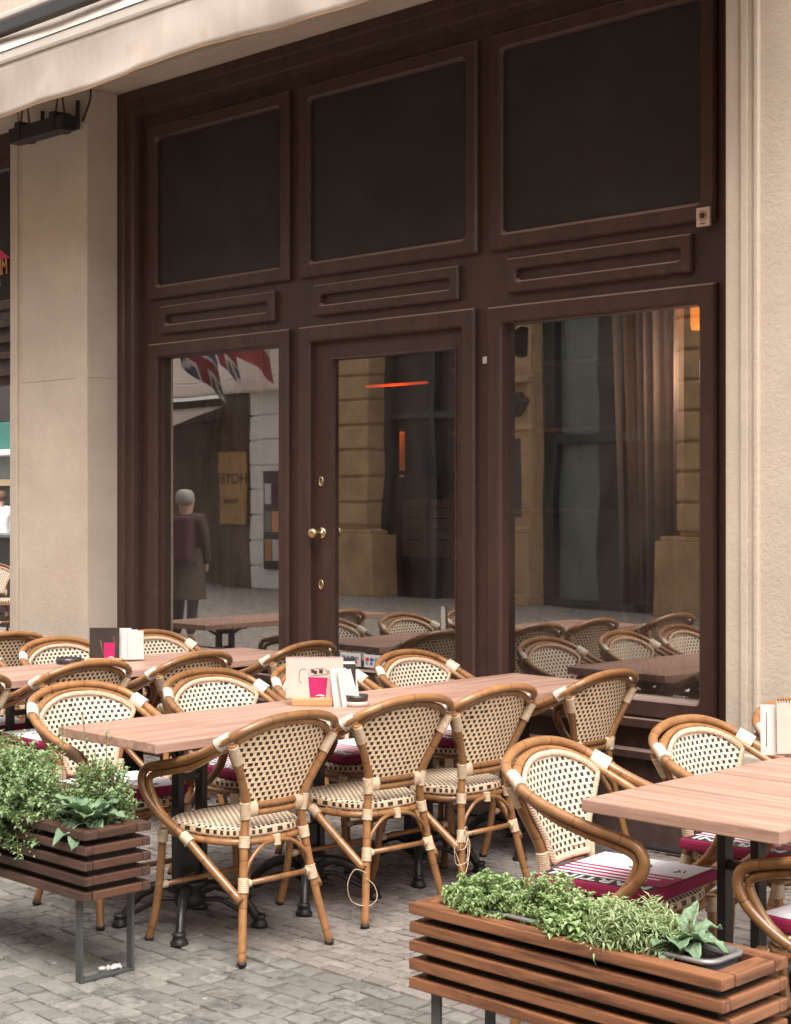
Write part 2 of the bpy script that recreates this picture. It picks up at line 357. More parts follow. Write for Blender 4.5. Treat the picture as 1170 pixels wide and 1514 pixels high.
def empty(name, loc, label=None, cat=None, rz=0, group=None):
    o = bpy.data.objects.new(name, None); COL.objects.link(o); o.location = loc; o.rotation_euler = (0, 0, rz)
    o.empty_display_size = .1
    if label: tag(o, label, cat, group)
    return o
def tag(o, label, cat, group=None, kind=None):
    if label: o['label'] = label
    if cat: o['category'] = cat
    if group: o['group'] = group
    if kind: o['kind'] = kind
    return o
def copy_tree(o, parent=None):
    c = o.copy(); COL.objects.link(c)
    if parent: c.parent = parent
    for ch in list(o.children): copy_tree(ch, c)
    return c
def text(body, size, mat, name, parent, M4, ext=.0006, spacing=1.0, bold=.0):
    cu = bpy.data.curves.new('lettering', 'FONT'); cu.body = body; cu.size = size; cu.extrude = ext; cu.align_x = 'CENTER'; cu.align_y = 'CENTER'
    cu.space_character = spacing; cu.offset = bold
    to = bpy.data.objects.new('lettering', cu); COL.objects.link(to)
    me = bpy.data.meshes.new_from_object(to.evaluated_get(bpy.context.evaluated_depsgraph_get())); bpy.data.objects.remove(to)
    me.transform(M4); me.materials.clear(); me.materials.append(M[mat]); o = bpy.data.objects.new(name, me); COL.objects.link(o)
    if parent: o.parent = parent
    return o
# ------------------------------------------------------------------ the rattan armchair
def mir(P, s): return [(s * x, y, z) for x, y, z in P]
def low(P): return [(x, y, z - .057 * max(0, z - .5)) for x, y, z in P]
ARM = low([(.180,-.222,.21),(.215,-.10,.315),(.24,.01,.405),(.258,.12,.468),(.268,.195,.53),(.272,.225,.59),(.271,.205,.638),(.268,.14,.660),
       (.270,.05,.68),(.270,-.06,.712),(.266,-.15,.748),(.248,-.225,.79),(.205,-.275,.828),(.115,-.30,.858),(0,-.308,.868)])
INN = low([(.252,.10,.458),(.256,.145,.495),(.258,.18,.545),(.26,.197,.59),(.259,.18,.615),(.256,.125,.633),(.256,.04,.652),(.254,-.06,.682),
       (.250,-.142,.722),(.228,-.212,.764),(.184,-.256,.801),(.103,-.280,.831),(0,-.289,.843)])
POST = low([(.205,-.255,0),(.165,-.215,.22),(.138,-.188,.42),(.130,-.187,.50),(.146,-.200,.58),(.186,-.222,.67),(.238,-.246,.778)])
FLEG = [(.2,.195,.41),(.205,.205,.25),(.212,.225,.10),(.224,.25,0)]
def interp(T, z):
    for (a, b), (c, d) in zip(T, T[1:]):
        if z <= c: return b + (d - b) * (z - a) / (c - a)
    return T[-1][1]
WID = [(.515,.106),(.58,.124),(.63,.154),(.68,.187),(.73,.214),(.77,.226),(.84,.226)]
def pan(s, t):
    zt = .738 + .076 * (1 - abs(s) ** 2.5); z = .515 + t * (zt - .515); x = s * interp(WID, z)
    return Vector((x, -.188 - (z - .515) * .30 + .9 * x * x, z))
def outline(k=40):
    P = [pan(-1, i / k) for i in range(k)] + [pan(-1 + 2 * i / k, 1) for i in range(k)] + [pan(1, 1 - i / k) for i in range(k)]
    P += [pan(1 - 2 * i / 20, 0) for i in range(20)]
    return P
def seat_out(a, k=1.0):
    c, s = math.cos(a), math.sin(a); p = 2 / 3.0
    cx, sy = math.copysign(abs(c) ** p, c), math.copysign(abs(s) ** p, s)
    y = .015 + .208 * sy * k; hw = .205 + .02 * sy
    return hw * cx * k, y

def make_chair():
    root = empty('rattan_armchair', (0, 0, 0))
    m = MB(); P = spline(mir(ARM, -1) + mir(ARM[:-1][::-1], 1), 5); m.tube(P, .0160, 10); m.build('arm_hoop', 'bamboo', root)
    m = MB(); P = spline(mir(INN, -1) + mir(INN[:-1][::-1], 1), 5); m.tube(P, .0130, 9); m.build('inner_hoop', 'bamboo', root)
    for s in (-1, 1):
        m = MB(); m.tube(spline(mir(POST, s), 5), .0152, 10); l = m.build('rear_leg', 'bamboo', root)
        m = MB(); a = Vector((s * .205, -.255, 0)); b = Vector((s * .2028, -.2528, .012)); m.tube([a, b], .0168, 10); m.build('foot_cap', 'rubber', l)
        m = MB(); m.tube(spline(mir(FLEG, s), 5), .0150, 10); l = m.build('front_leg', 'bamboo', root)
        m = MB(); m.tube([(s * .224, .25, 0), (s * .2226, .247, .012)], .0168, 10); m.build('foot_cap', 'rubber', l)
    # back panel, two faces: pale plait in front, tan behind
    nu, nv = 17, 15; m = MB()
    def fr(i, j): return pan(-1 + 2 * i / (nu - 1), j / (nv - 1)) + Vector((0, .005, 0))
    def bk(i, j): return pan(1 - 2 * i / (nu - 1), j / (nv - 1)) + Vector((0, -.005, 0))
    m.grid(fr, nu, nv, lambda i, j: (fr(i, j).x, fr(i, j).z), 0); m.grid(bk, nu, nv, lambda i, j: (bk(i, j).x, bk(i, j).z), 1)
    pnl = m.build('back_panel', ['weave_front', 'weave_back'], root)
    O = outline(); m = MB(); N = len(O); L = sum((O[i] - O[i - 1]).length for i in range(N)); acc = 0; turns = round(L / .030)
    for ph in (0, 1, 2):
        pts = []; acc = 0; n = turns * 10
        seg = [0]
        for i in range(N): seg.append(seg[-1] + (O[(i + 1) % N] - O[i]).length)
        k = 0
        for q in range(n):
            d = seg[-1] * q / n
            while seg[k + 1] < d: k += 1
            a, b = O[k], O[(k + 1) % N]; p = a.lerp(b, (d - seg[k]) / max(1e-6, seg[k + 1] - seg[k])); tg = (b - a).normalized()
            n1 = tg.cross(Vector((0, 1, 0))).normalized(); ang = 2 * math.pi * (turns * q / n + ph / 3)
            pts.append(p + Vector((0, .009, 0)) + n1 * (math.cos(ang) * .0066) + Vector((0, 1, 0)) * math.sin(ang) * .004)
        m.tube(pts, .0046, 5, closed=True)
    m.build('braided_border', 'braid', pnl)
    m = MB(); Q = [p + Vector((0, -.007, 0)) + (Vector((p.x, 0, p.z - .66)).normalized() * .012) for p in outline(24)[:-20]]; m.tube(Q, .0095, 8); m.build('panel_frame', 'bamboo', root)
    m = MB()
    for z in (.503, .530): m.tube(spline([(-.132, -.187, z), (0, -.200, z), (.132, -.187, z)], 5), .0118, 9)
    m.build('back_rail', 'bamboo', root)
    # seat
    m = MB(); n = 40
    prof = [(.02, .456), (.3, .456), (.6, .4555), (.85, .454), (.94, .451), (.985, .444)]
    rim = [(.985, .444), (1.005, .434), (1.005, .424), (.985, .415), (.9, .413), (.03, .413)]
    m.grid(lambda i, j: (*seat_out(2 * math.pi * i / n, prof[j][0]), prof[j][1]), n, len(prof), lambda i, j: seat_out(2 * math.pi * (i % n) / n, prof[j][0]), 0, True, True)
    m.grid(lambda i, j: (*seat_out(2 * math.pi * i / n, rim[j][0]), rim[j][1]), n, len(rim), lambda i, j: (1.32 * i / n, .444 - rim[j][1] if j < 4 else .1 + .2 * (1 - rim[j][0])), 1, True, True)
    m.build('seat', ['weave_seat', 'weave_rim'], root)
    m = MB(); m.tube([(*seat_out(2 * math.pi * i / n, .985), .400) for i in range(n)], .0125, 8, closed=True); m.build('seat_ring', 'bamboo', root)
    m = MB(); m.tube([(-.207, .212, .20), (.207, .212, .20)], .0105, 8); m.build('stretcher', 'bamboo', root)
    m = MB(); m.tube([(-.157, -.208, .265), (.157, -.208, .265)], .0105, 8); m.build('stretcher', 'bamboo', root)
    for s in (-1, 1):
        m = MB(); m.tube(spline(mir([(.152, -.207, .29), (.128, -.208, .34), (.07, -.203, .385), (.012, -.2, .396)], s), 5), .0078, 7); m.build('corner_brace', 'bamboo', root)
    def bind(a, b, r, mat='cane', **k):
        m = MB(); m.wrap(a, b, r, **k); m.build('cane_binding', mat, root)
    for s in (-1, 1):
        bind((s * .257, -.188, .752), (s * .232, -.236, .782), .0280, 'cane_white', ell=.70, up=(s * .03, -.02, .05))
        bind((s * .232, -.243, .755), (s * .198, -.228, .690), .0185)
        bind((s * .131, -.1865, .486), (s * .138, -.191, .545), .0190)
        bind((s * .134, -.190, .517), (s * .088, -.194, .517), .0265, ell=.56, up=(0, 0, 1))
        bind((s * .141, -.191, .385), (s * .135, -.188, .425), .0195)
        bind((s * .2345, -.012, .391), (s * .2435, .022, .416), .0195)
        bind((s * .158, -.208, .265), (s * .128, -.208, .265), .0135)
        bind((s * .1625, -.2125, .235), (s * .154, -.2045, .285), .0188)
        bind((s * .200, .197, .360), (s * .200, .195, .405), .0192)
        bind((s * .206, .212, .20), (s * .17, .212, .20), .0138)
    bind((0, -.203, .378), (0, -.199, .416), .0158, ell=.9)
    return root

def loose_cane(chair, pts, r=.0016):
    m = MB(); m.tube(spline(pts, 8), r, 6); m.build('loose_cane', 'cane', chair)

# ------------------------------------------------------------------ seat cushion with printed cover
def make_cushion():
    root = empty('seat_cushion', (0, 0, 0))
    m = MB(); m.box(-.2, .2, -.2, .2, 0, .036, .011); m.build('pad', 'crimson', root)
    m = MB(); z = .0368
    def r(x0, x1, y0, y1, mi, dz=0): m.quad((x0, y0, z + dz), (x1, y0, z + dz), (x1, y1, z + dz), (x0, y1, z + dz), mi)
    r(-.186, .120, -.186, .186, 0)
    r(.122, .184, -.186, .186, 2)
    for k in range(4):                                    # stripes that turn the corner towards the front edge
        x = -.012 + k * .034; y = .165 - k * .026
        r(x, x + .017, -.186, y, 1, .0006)
        r(x + .0172, x + .034, y, .186, 1, .0006); r(x, x + .017, y, .186, 1, .0006)
    m.build('printed_cover', ['cloth_white', 'magenta', 'ink'], root)
    m4 = Matrix(((0, 1, 0, .153), (-1, 0, 0, 0), (0, 0, 1, .0376), (0, 0, 0, 1))) @ Matrix.Scale(1.42, 4, (1, 0, 0))
    text('MARTINI', .058, 'cloth_white', 'lettering', root, m4, spacing=1.05, bold=.0012)
    m = MB(); z2 = .0374                                   # small drawn bottle and glass
    for P in ([(-.11, .02), (-.085, .035), (-.07, .03), (-.05, .05), (-.03, .045)], [(-.05, -.02), (-.04, .0), (-.055, .02), (-.075, .015)], [(-.10, .12), (-.08, .135), (-.065, .12)], [(-.10, .14), (-.075, .15)]):
        m.tube([(x, y, z2) for x, y in P], .0022, 4)
    m.build('printed_sketch', 'ink', root)
    return root

# ------------------------------------------------------------------ tables
def make_base():
    m1 = MB()
    # hub, twin flat columns with rungs, top plate
    m1.lathe([(.03, .07), (.055, .085), (.06, .11), (.05, .14), (.07, .16), (.07, .175), (.03, .19)], n=18)
    for s in (-1, 1):
        m1.box(s * .055 - .014, s * .055 + .014, -.022, .022, .17, .70, .004)
        m1.tube(spline([(s * .055, 0, .62), (s * .08, 0, .66), (s * .15, 0, .70)], 5), .010, 6)
    m1.box(-.042, .042, -.012, .012, .20, .30, .004); m1.box(-.042, .042, -.015, .015, .55, .575, .003); m1.box(-.042, .042, -.015, .015, .66, .70, .003)
    m1.box(-.17, .17, -.03, .03, .70, .715, .003); m1.box(-.03, .03, -.2, .2, .702, .7155, .003)
    f = MB()
    f.tube(spline([(.03, 0, .135), (.09, 0, .155), (.16, 0, .135), (.215, 0, .09), (.25, 0, .035), (.262, 0, .012)], 6), [.024] * 6 + [.02] * 8 + [.017] * 17, 8)
    f.tube(spline([(.05, 0, .10), (.11, 0, .10), (.17, 0, .07), (.22, 0, .045)], 5), .009, 6)
    f.lathe([(.032, 0), (.034, .008), (.026, .02), (.022, .032), (.027, .038), (.022, .046)], c=(.262, 0, 0), n=12)
    return m1.mesh('table_column', 'cast_iron'), f.mesh('scroll_foot', 'cast_iron')
COLM, FOOTM = make_base()
def make_table(x0, x1, y0, y1, bases, label, mat, rot=R(22), z=.755, group='cafe tables in rows'):
    root = empty('cafe_table', ((x0 + x1) / 2, (y0 + y1) / 2, 0), label, 'table', 0, group)
    cx, cy = root.location.x, root.location.y
    m = MB(); m.box(x0 - cx, x1 - cx, y0 - cy, y1 - cy, z - .036, z, .004); m.build('tabletop', mat, root)
    for by in bases:
        c = bpy.data.objects.new('pedestal', COLM); COL.objects.link(c); c.parent = root; c.location = (0, by - cy, 0); c.rotation_euler.z = R(90) if rot > R(15) else 0
        for k in range(4):
            q = bpy.data.objects.new('scroll_foot', FOOTM); COL.objects.link(q); q.parent = c
            q.rotation_euler.z = rot + k * R(90) + R(22)
    return root
# ------------------------------------------------------------------ placing chairs, cushions, tables
FW, FE = R(90), R(-90)          # facing -X / +X
make_table(-5.144, -4.541, 3.38, 4.695, (3.76, 4.36), 'long wood-topped table nearest the street, carrying the pink menu stand', 'table_y')
make_table(-5.150, -4.55, 4.700, 5.297, (5.0,), 'small square wood table between the long table and the one by the big window', 'table_y')
make_table(-5.165, -4.565, 5.303, 5.99, (5.66,), 'small wood table standing against the big right window', 'table_y')
make_table(-2.863, -2.222, 3.61, 4.245, (3.93,), 'front wood table at the right edge, white card stand behind it', 'table_x', R(0))
make_table(-2.862, -2.215, 4.257, 4.93, (4.6,), 'rear wood table at the right edge carrying the blank card stand', 'table_x', R(0))
make_table(-7.165, -6.585, 3.40, 4.63, (3.8, 4.3), 'wood table in the left row with the black ashtray on it', 'table_y')
make_table(-7.165, -6.585, 4.636, 5.26, (4.95,), 'wood table in the left row carrying the dark menu cards', 'table_y')
make_table(-7.165, -6.585, 5.266, 5.93, (5.6,), 'wood table in the left row up against the narrow left window', 'table_y')
make_table(-9.15, -8.57, 3.9, 5.6, (4.3, 5.2), 'wood table in the far left row beside the stone pillar', 'table_y')

proto = make_chair()
A = 'rattan armchairs around the middle row of tables'; B = 'rattan armchairs around the left row of tables'; C = 'rattan armchairs around the right row of tables'
chairs = [
 # x, y, rot, label, group, key
 (-4.552, 3.765, FW, 'rattan armchair seen from behind, nearest the street at the long middle table', A, 'C1'),
 (-4.595, 4.425, FW + R(-4), 'rattan armchair seen from behind with a loose cane loop hanging by its rear leg', A, 'C2'),
 (-4.575, 4.905, FW, 'rattan armchair seen from behind with a tangle of loose cane, third from the street', A, 'C3'),
 (-4.617, 5.656, FW + R(1.4), 'rattan armchair seen from behind right in front of the big right window', A, 'C4'),
 (-5.273, 3.73, FE + R(-3), 'rattan armchair facing the camera across the near end of the long middle table', A, 'C5'),
 (-5.307, 4.417, FE + R(-3), 'rattan armchair facing the camera just left of the pink menu stand', A, 'C6'),
 (-5.285, 5.003, FE + R(-3), 'rattan armchair half hidden behind the pink menu stand', A, 'C7'),
 (-5.301, 5.673, FE + R(-1), 'rattan armchair facing the camera in front of the glass door', A, 'C8'),
 (-2.945, 3.904, FE + R(8), 'rattan armchair with a striped cushion beside the right planter box', C, 'R1'),
 (-2.916, 4.61, FE, 'rattan armchair facing the camera beneath the right corner of the big window', C, 'R2'),
 (-2.925, 5.249, FE + R(-5), 'rattan armchair behind the blank white card stand by the right pillar', C, 'R3'),
 (-2.16, 3.94, FW, 'rattan armchair at the right edge showing only its curled arm and cushion', C, 'R4'),
 (-6.473, 3.596, FW + R(2), 'rattan armchair seen from behind at the left edge, above the bushy herbs', B, 'B1'),
 (-6.561, 4.305, FW, 'dark rattan armchair back just in front of the black ashtray', B, 'B2'),
 (-6.531, 4.889, FW + R(6), 'rattan armchair seen from behind in the left row, below the dark menu cards', B, 'B3'),
 (-6.6, 5.66, FW + R(6), 'rattan armchair seen from behind beside the door, left of the pink menu stand', B, 'B4'),
 (-7.18, 4.23, FE, 'rattan armchair at the left edge of which one arm shows, left of the ashtray', B, 'B5'),
 (-7.157, 4.874, FE + R(-2), 'rattan armchair facing the camera directly left of the dark menu cards', B, 'B6'),
 (-7.202, 5.507, FE + R(-2), 'rattan armchair facing the camera beneath the narrow left window', B, 'B7'),
 (-8.25, 4.93, FW + R(-4), 'tan rattan armchair seen from behind at the foot of the left pillar', 'rattan armchairs beyond the left row', 'D1'),
 (-16.4, 10.05, FE, 'distant rattan armchair glimpsed left of the stone pillar', 'rattan armchairs beyond the left row', 'D2'),
]
CH = {}
for i, (x, y, rz, lab, grp, key) in enumerate(chairs):
    o = proto if i == 0 else copy_tree(proto)
    o.location = (x, y, 0); o.rotation_euler = (0, 0, rz); tag(o, lab, 'chair', grp); CH[key] = o
def loc_pts(*p): return p
loose_cane(CH['C2'], [(-.185, -.24, .20), (-.225, -.22, .215), (-.255, -.215, .165), (-.24, -.22, .10), (-.19, -.255, .08), (-.155, -.265, .105), (-.155, -.25, .15), (-.185, -.235, .18)])
for a, b in ((0, .02), (.5, -.02)):
    loose_cane(CH['C3'], [(-.175, -.24, .25 + b), (-.21, -.27 + .02 * a, .28 + b), (-.25 - .02 * a, -.26, .25), (-.235, -.25, .19 - b), (-.20, -.265, .15 + b), (-.17 + .03 * a, -.25, .20 - b), (-.155, -.24, .26), (-.19, -.26, .27 + b * 2), (-.215, -.25, .22)])
cush = make_cushion()
cl = {'R1': 'white, magenta and black cushion on the armchair beside the right planter', 'R4': 'crimson edged white cushion on the armchair at the right edge',
      'R2': 'striped cushion on the armchair under the right table, below the window corner', 'C5': 'crimson edged cushion on the chair behind the near end of the long table',
      'C6': 'crimson edged cushion on the chair left of the pink menu stand', 'C7': 'striped cushion on the chair behind the pink menu stand',
      'C8': 'striped cushion on the chair in front of the glass door', 'B1': 'white topped cushion on the left edge chair above the herbs',
      'B2': 'white topped cushion on the chair in front of the ashtray', 'B5': 'cushion on the left edge chair behind the ashtray table', 'B6': 'cushion on the chair left of the dark menu cards', 'B3': 'cushion on the left row chair below the dark menu cards'}
for i, (k, lab) in enumerate(cl.items()):
    o = cush if i == 0 else copy_tree(cush); c = CH[k]
    o.location = (c.location.x, c.location.y, .457); o.rotation_euler = (0, 0, c.rotation_euler.z + R(rnd.uniform(-4, 4)))
    off = Matrix.Rotation(c.rotation_euler.z, 3, 'Z') @ Vector((0, .02, 0)); o.location += off
    tag(o, lab, 'cushion', 'printed seat cushions')

# ------------------------------------------------------------------ table things
def card(x, y, z, w, h, rz, tilt, mat, name, parent, th=.004):
    """an upright card: its centre bottom at x,y,z, facing local -Y"""
    m = MB(); M4 = Matrix.Translation((x, y, z)) @ Matrix.Rotation(rz, 4, 'Z') @ Matrix.Rotation(tilt, 4, 'X')
    m.box(-w / 2, w / 2, -th / 2, th / 2, 0, h, .0008, mat=M4); return m.build(name, mat, parent), M4
def spiral(parent, M4, w, h, child='spiral_binding'):
    m = MB()
    for k in range(int(w / .009)):
        x = -w / 2 + .006 + k * .009
        m.tube([M4 @ Vector((x, .006 * math.cos(a), h + .006 * math.sin(a))) for a in [i * math.pi / 4 for i in range(8)]], .0012, 4, closed=True)
    m.build(child, 'black_metal', parent)
# menu stand on the middle table
face = R(45)
st = empty('menu_stand', (-4.94, 4.47, .755), 'menu stand with a pink drink drawing and white leaflets in an oak block', 'menu stand')
m = MB(); m.box(-.085, .085, -.04, .04, 0, .032, .006, mat=Matrix.Rotation(face, 4, 'Z')); m.build('wooden_block', 'oakblock', st)
c1, M4 = card(0.005, 0.005, .03, .235, .168, face, R(-5), 'pink_card', 'front_card', st)
spiral(c1, M4, .235, .168)
def on(M4, x, z, d=.0028): return M4 @ Vector((x, -d, z))
m = MB(); P = [(-.018, -.004), (.046, -.004), (.054, .082), (-.026, .086)]; m.quad(*[on(M4, x, z) for x, z in P]); m.build('printed_glass', 'magenta', c1)
m = MB(); P = [(.006, .008), (.022, .012), (.040, .009), (.038, .003), (.02, .001)]
m.tube([on(M4, x, z, .0034) for x, z in P], .0022, 4); m.build('printed_mark', 'cloth_white', c1)
m = MB()
for P in ([(-.026, .09), (-.02, .115), (.03, .122), (.05, .112), (.05, .096), (-.02, .09)], [(.05, .108), (.075, .112), (.076, .103), (.05, .1)], [(-.05, .12), (-.062, .11), (-.064, .07), (-.052, .06)], [(-.035, .118), (-.05, .118)]):
    m.tube([on(M4, x, z, .003) for x, z in P], .0009, 4)
for x, z, s in ((-.008, .108, .006), (.004, .104, .007), (.026, .108, .008)):
    m.quad(*[on(M4, x + a, z + b, .0032) for a, b in ((-s, -s), (s, -s), (s, s), (-s, s))])
m.build('printed_drawing', 'ink', c1)
c2, M4 = card(.085, .10, .03, .09, .165, face, R(-2), 'dark_card', 'dark_leaflet', st)
m = MB(); m.quad(*[on(M4, x, z) for x, z in ((-.04, .138), (.042, .138), (.042, .148), (-.04, .148))]); m.build('printed_band', 'cloth_white', c2)
c2, M4 = card(.112, .075, .0, .105, .155, face + R(35), R(-12), 'white_card', 'white_leaflet', st)
c2, M4 = card(.130, .095, .0, .10, .15, face + R(45), R(-12), 'white_card', 'white_leaflet', st)
t = empty('ashtray', (-4.80, 4.585, .755), 'pale and dark round ashtray behind the white leaflets on the middle table', 'ashtray')
m = MB(); m.lathe([(.045, 0), (.05, .004), (.05, .02)], n=24); m.build('saucer', 'pink_card', t)
m = MB(); m.lathe([(.046, .02), (.047, .045), (.042, .046), (.038, .026)], n=24); m.build('bowl', 'dark_card', t)
# dark menu stand on the left table
st = empty('menu_stand', (-7.02, 4.90, .755), 'menu stand with a black card, magenta glass and white sheets on the left table', 'menu stand')
m = MB(); m.box(-.09, .09, -.04, .04, 0, .02, .004, mat=Matrix.Rotation(face, 4, 'Z')); m.build('wooden_block', 'oakblock', st)
c1, M4 = card(0, -.005, .012, .155, .165, face, R(-3), 'dark_card', 'front_card', st)
m = MB(); m.quad(*[on(M4, x, z) for x, z in ((.0, .0), (.054, .0), (.056, .088), (-.004, .088))]); m.build('printed_glass', 'magenta', c1)
m = MB(); m.tube([on(M4, x, z, .0034) for x, z in ((.02, .010), (.035, .014), (.05, .010))], .002, 4); m.build('printed_mark', 'cloth_white', c1)
m = MB(); m.tube([on(M4, x, z, .003) for x, z in ((-.02, .10), (-.012, .05), (.0, .02))], .0008, 4); m.tube([on(M4, x, z, .003) for x, z in ((.048, .12), (.05, .1), (.056, .09))], .0008, 4); m.build('printed_drawing', 'oakblock', c1)
for k, (dx, dy, dr, h) in enumerate(((.03, .06, 8, .163), (.052, .085, 14, .155), (.072, .11, 20, .148), (-.035, .01, -6, .15))):
    card(dx + (.018 if k < 3 else 0), dy + (.018 if k < 3 else 0), .01, .085 if k < 3 else .12, h, face + R(dr), R(-3), 'white_card', 'white_sheet', st)
t = empty('ashtray', (-7.075, 4.715, .755), 'wide black ashtray on the left table beside the dark menu cards', 'ashtray')
m = MB(); m.lathe([(.06, 0), (.065, .005), (.066, .03), (.06, .031), (.052, .012)], n=28); m.build('bowl', 'dark_card', t)
# blank card stand on the right table
st = empty('menu_stand', (-2.83, 4.68, .755), 'menu stand with blank pale spiral card at the right edge', 'menu stand')
m = MB(); m.box(-.02, .15, -.04, .04, 0, .03, .006, mat=Matrix.Rotation(face, 4, 'Z') @ Matrix.Translation((.04, -.05, 0))); m.build('wooden_block', 'oakblock', st)
c1, M4 = card(.035, .03, .012, .20, .172, face, R(-4), 'pink_card', 'front_card', st); spiral(c1, M4, .20, .172)
c2, M4 = card(-.012, .0, .004, .19, .165, face - R(6), R(-4), 'white_card', 'white_sheet', st)
m = MB(); m.tube([on(M4, -.076, z) for z in (.03, .14)], .0012, 4); m.build('printed_line', 'ink', c2)
# ------------------------------------------------------------------ the shopfront
M['room'] = surf('interior_wall', (.07, .05, .04), (.05, .037, .03), 2, rough=.8)
M['room_floor'] = surf('interior_floor', (.12, .07, .04), (.07, .04, .025), 6, stretch=(1, 6, 1), rough=.4)
M['curtain'] = surf('curtain_cloth', (.62, .43, .39), (.52, .35, .31), 20, rough=.85, bump=.1)
M['curtain_brown'] = surf('brown_curtain_cloth', (.36, .20, .12), (.26, .14, .085), 20, rough=.85, bump=.1); M['warm_dim'] = emit('warm_dim_lamp', (1, .28, .07), .05)
M['warm'] = emit('warm_lamp', (1, .27, .03), .30)
M['strip'] = emit('red_light_strip', (1, .10, .02), .2)
M['greyglass'] = surf('grey_green_panel', (.16, .19, .17), (.12, .145, .13), 3, rough=.35)
def loop(x0, x1, z0, z1, y, r, k=3):
    P = []
    for cx, cz, a0 in ((x1 - r, z1 - r, 0), (x0 + r, z1 - r, 90), (x0 + r, z0 + r, 180), (x1 - r, z0 + r, 270)):
        for i in range(k + 1):
            a = R(a0 + 90 * i / k); P.append((cx + r * math.cos(a), y, cz + r * math.sin(a)))
    return P
def frame_mb(x0, x1, z0, z1, prof, k=3, m=None):
    """mitred moulding round a rectangle; prof = (inset, y, corner radius) from the outer edge inwards"""
    m = m or MB(); rings = []
    for ins, y, r in prof:
        rings.append([m.vert(p) for p in loop(x0 + ins, x1 - ins, z0 + ins, z1 - ins, y, max(r, .0008), k)])
    n = len(rings[0])
    for A, B_ in zip(rings, rings[1:]):
        for i in range(n): m.face((A[i], A[(i + 1) % n], B_[(i + 1) % n], B_[i]))
    return m
PR, FD = 6.130, 6.165
sf = empty('shopfront', (0, 0, 0), 'dark brown wooden cafe shopfront of three bays with glass door in the middle', 'shopfront')
m = MB(); e = .06
XL, XR = -8.585, -3.872
m.box(XL, XR, FD, FD + e, 2.5, 4.185)
for a, b in ((XL, -8.225), (-7.092, -6.812), (-5.642, -5.378), (-4.205, XR)): m.box(a, b, FD, FD + e, .0, 2.5)
m.box(-8.225, -7.092, FD, FD + e, 0, .69); m.box(-5.378, -4.205, FD, FD + e, 0, .672)
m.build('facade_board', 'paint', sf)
prof = lambda w, yin, rin: [(0, FD + .01, .004), (0, PR + .012, .004), (.010, PR, .006), (w - .016, PR, rin + .012), (w - .008, PR + .006, rin + .006), (w, PR + .016, rin), (w, yin, rin)]
bays = [(-8.325, -6.985), (-6.897, -5.540), (-5.455, -4.108)]
for x0, x1 in bays:
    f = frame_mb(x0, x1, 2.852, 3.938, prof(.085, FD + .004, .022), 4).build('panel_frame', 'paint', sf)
    m = MB(); m.quad((x0 + .06, FD - .004, 2.9), (x1 - .06, FD - .004, 2.9), (x1 - .06, FD - .004, 3.9), (x0 + .06, FD - .004, 3.9)); m.build('dark_panel', 'board', f)
    sx0, sx1 = x0 + .118, x1 - .128
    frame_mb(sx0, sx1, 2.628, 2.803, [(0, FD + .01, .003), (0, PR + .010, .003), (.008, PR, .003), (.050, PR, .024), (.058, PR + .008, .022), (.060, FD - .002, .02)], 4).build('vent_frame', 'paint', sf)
# stepped architrave left, right and above
arc = [(-.002, FD, .001), (-.002, 6.085, .001), (.048, 6.085, .001), (.056, 6.104, .001), (.125, 6.104, .001), (.133, 6.122, .001), (.158, 6.122, .001), (.165, FD - .001, .001)]
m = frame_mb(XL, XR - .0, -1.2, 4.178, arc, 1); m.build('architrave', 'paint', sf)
def window(x0, x1, gz0, gz1, label=None):
    f = frame_mb(x0, x1, gz0 - .085, gz1 + .075, prof(.092, FD + .05, .02), 4).build('window_frame', 'paint', sf)
    if label: f['label'] = label
    m = MB(); m.quad((x0 + .085, FD + .03, gz0 - .01), (x1 - .085, FD + .03, gz0 - .01), (x1 - .085, FD + .03, gz1 + .01), (x0 + .085, FD + .03, gz1 + .01)); m.build('glass_pane', 'glass', f)
    m = MB(); m.box(x0 + .09, x1 - .09, FD - .006, FD + .028, gz0 - .004, gz0 + .007, .002); m.build('sill_bead', 'white_metal' if x0 > -6 else 'paint', f)  # cream bead on the big window paints in the pane's bottom edge highlight
window(-8.328, -6.990, .69, 2.50)
window(-5.468, -4.105, .675, 2.495)
m = MB(); m.box(-8.32, -8.24, FD - .034, FD + .0, 0, 0.001)
frame_mb(-6.905, -5.556, -.6, 2.576, prof(.094, FD + .02, .004), 3).build('door_frame', 'paint', sf)
d = None
m = MB(); yl = FD + .012
for a, b, c, e2 in ((-6.815, -6.666, .02, 2.50), (-5.722, -5.640, .02, 2.50), (-6.666, -5.722, 2.382, 2.50), (-6.666, -5.722, .02, .655)): m.box(a, b, yl, yl + .05, c, e2, .003)
frame_mb(-6.672, -5.716, .649, 2.388, [(0, yl + .004, .001), (0, yl - .006, .001), (.006, yl - .008, .001), (.014, yl + .02, .001)], 1, m)
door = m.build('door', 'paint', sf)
m = MB(); m.quad((-6.668, yl + .022, .65), (-5.72, yl + .022, .65), (-5.72, yl + .022, 2.39), (-6.668, yl + .022, 2.39)); m.build('glass_pane', 'glass', door)
def disc(name, x, z, prof_, par, mat='brass', y=yl): 
    m = MB(); m.lathe(prof_, c=(x, y, z), n=20, axis='y'); return m.build(name, mat, par)
disc('door_knob', -6.748, 1.41, [(.034, 0), (.034, .004), (.028, .008), (.012, .012), (.011, .045), (.022, .052), (.031, .064), (.031, .078), (.020, .090), (.004, .093)], door)
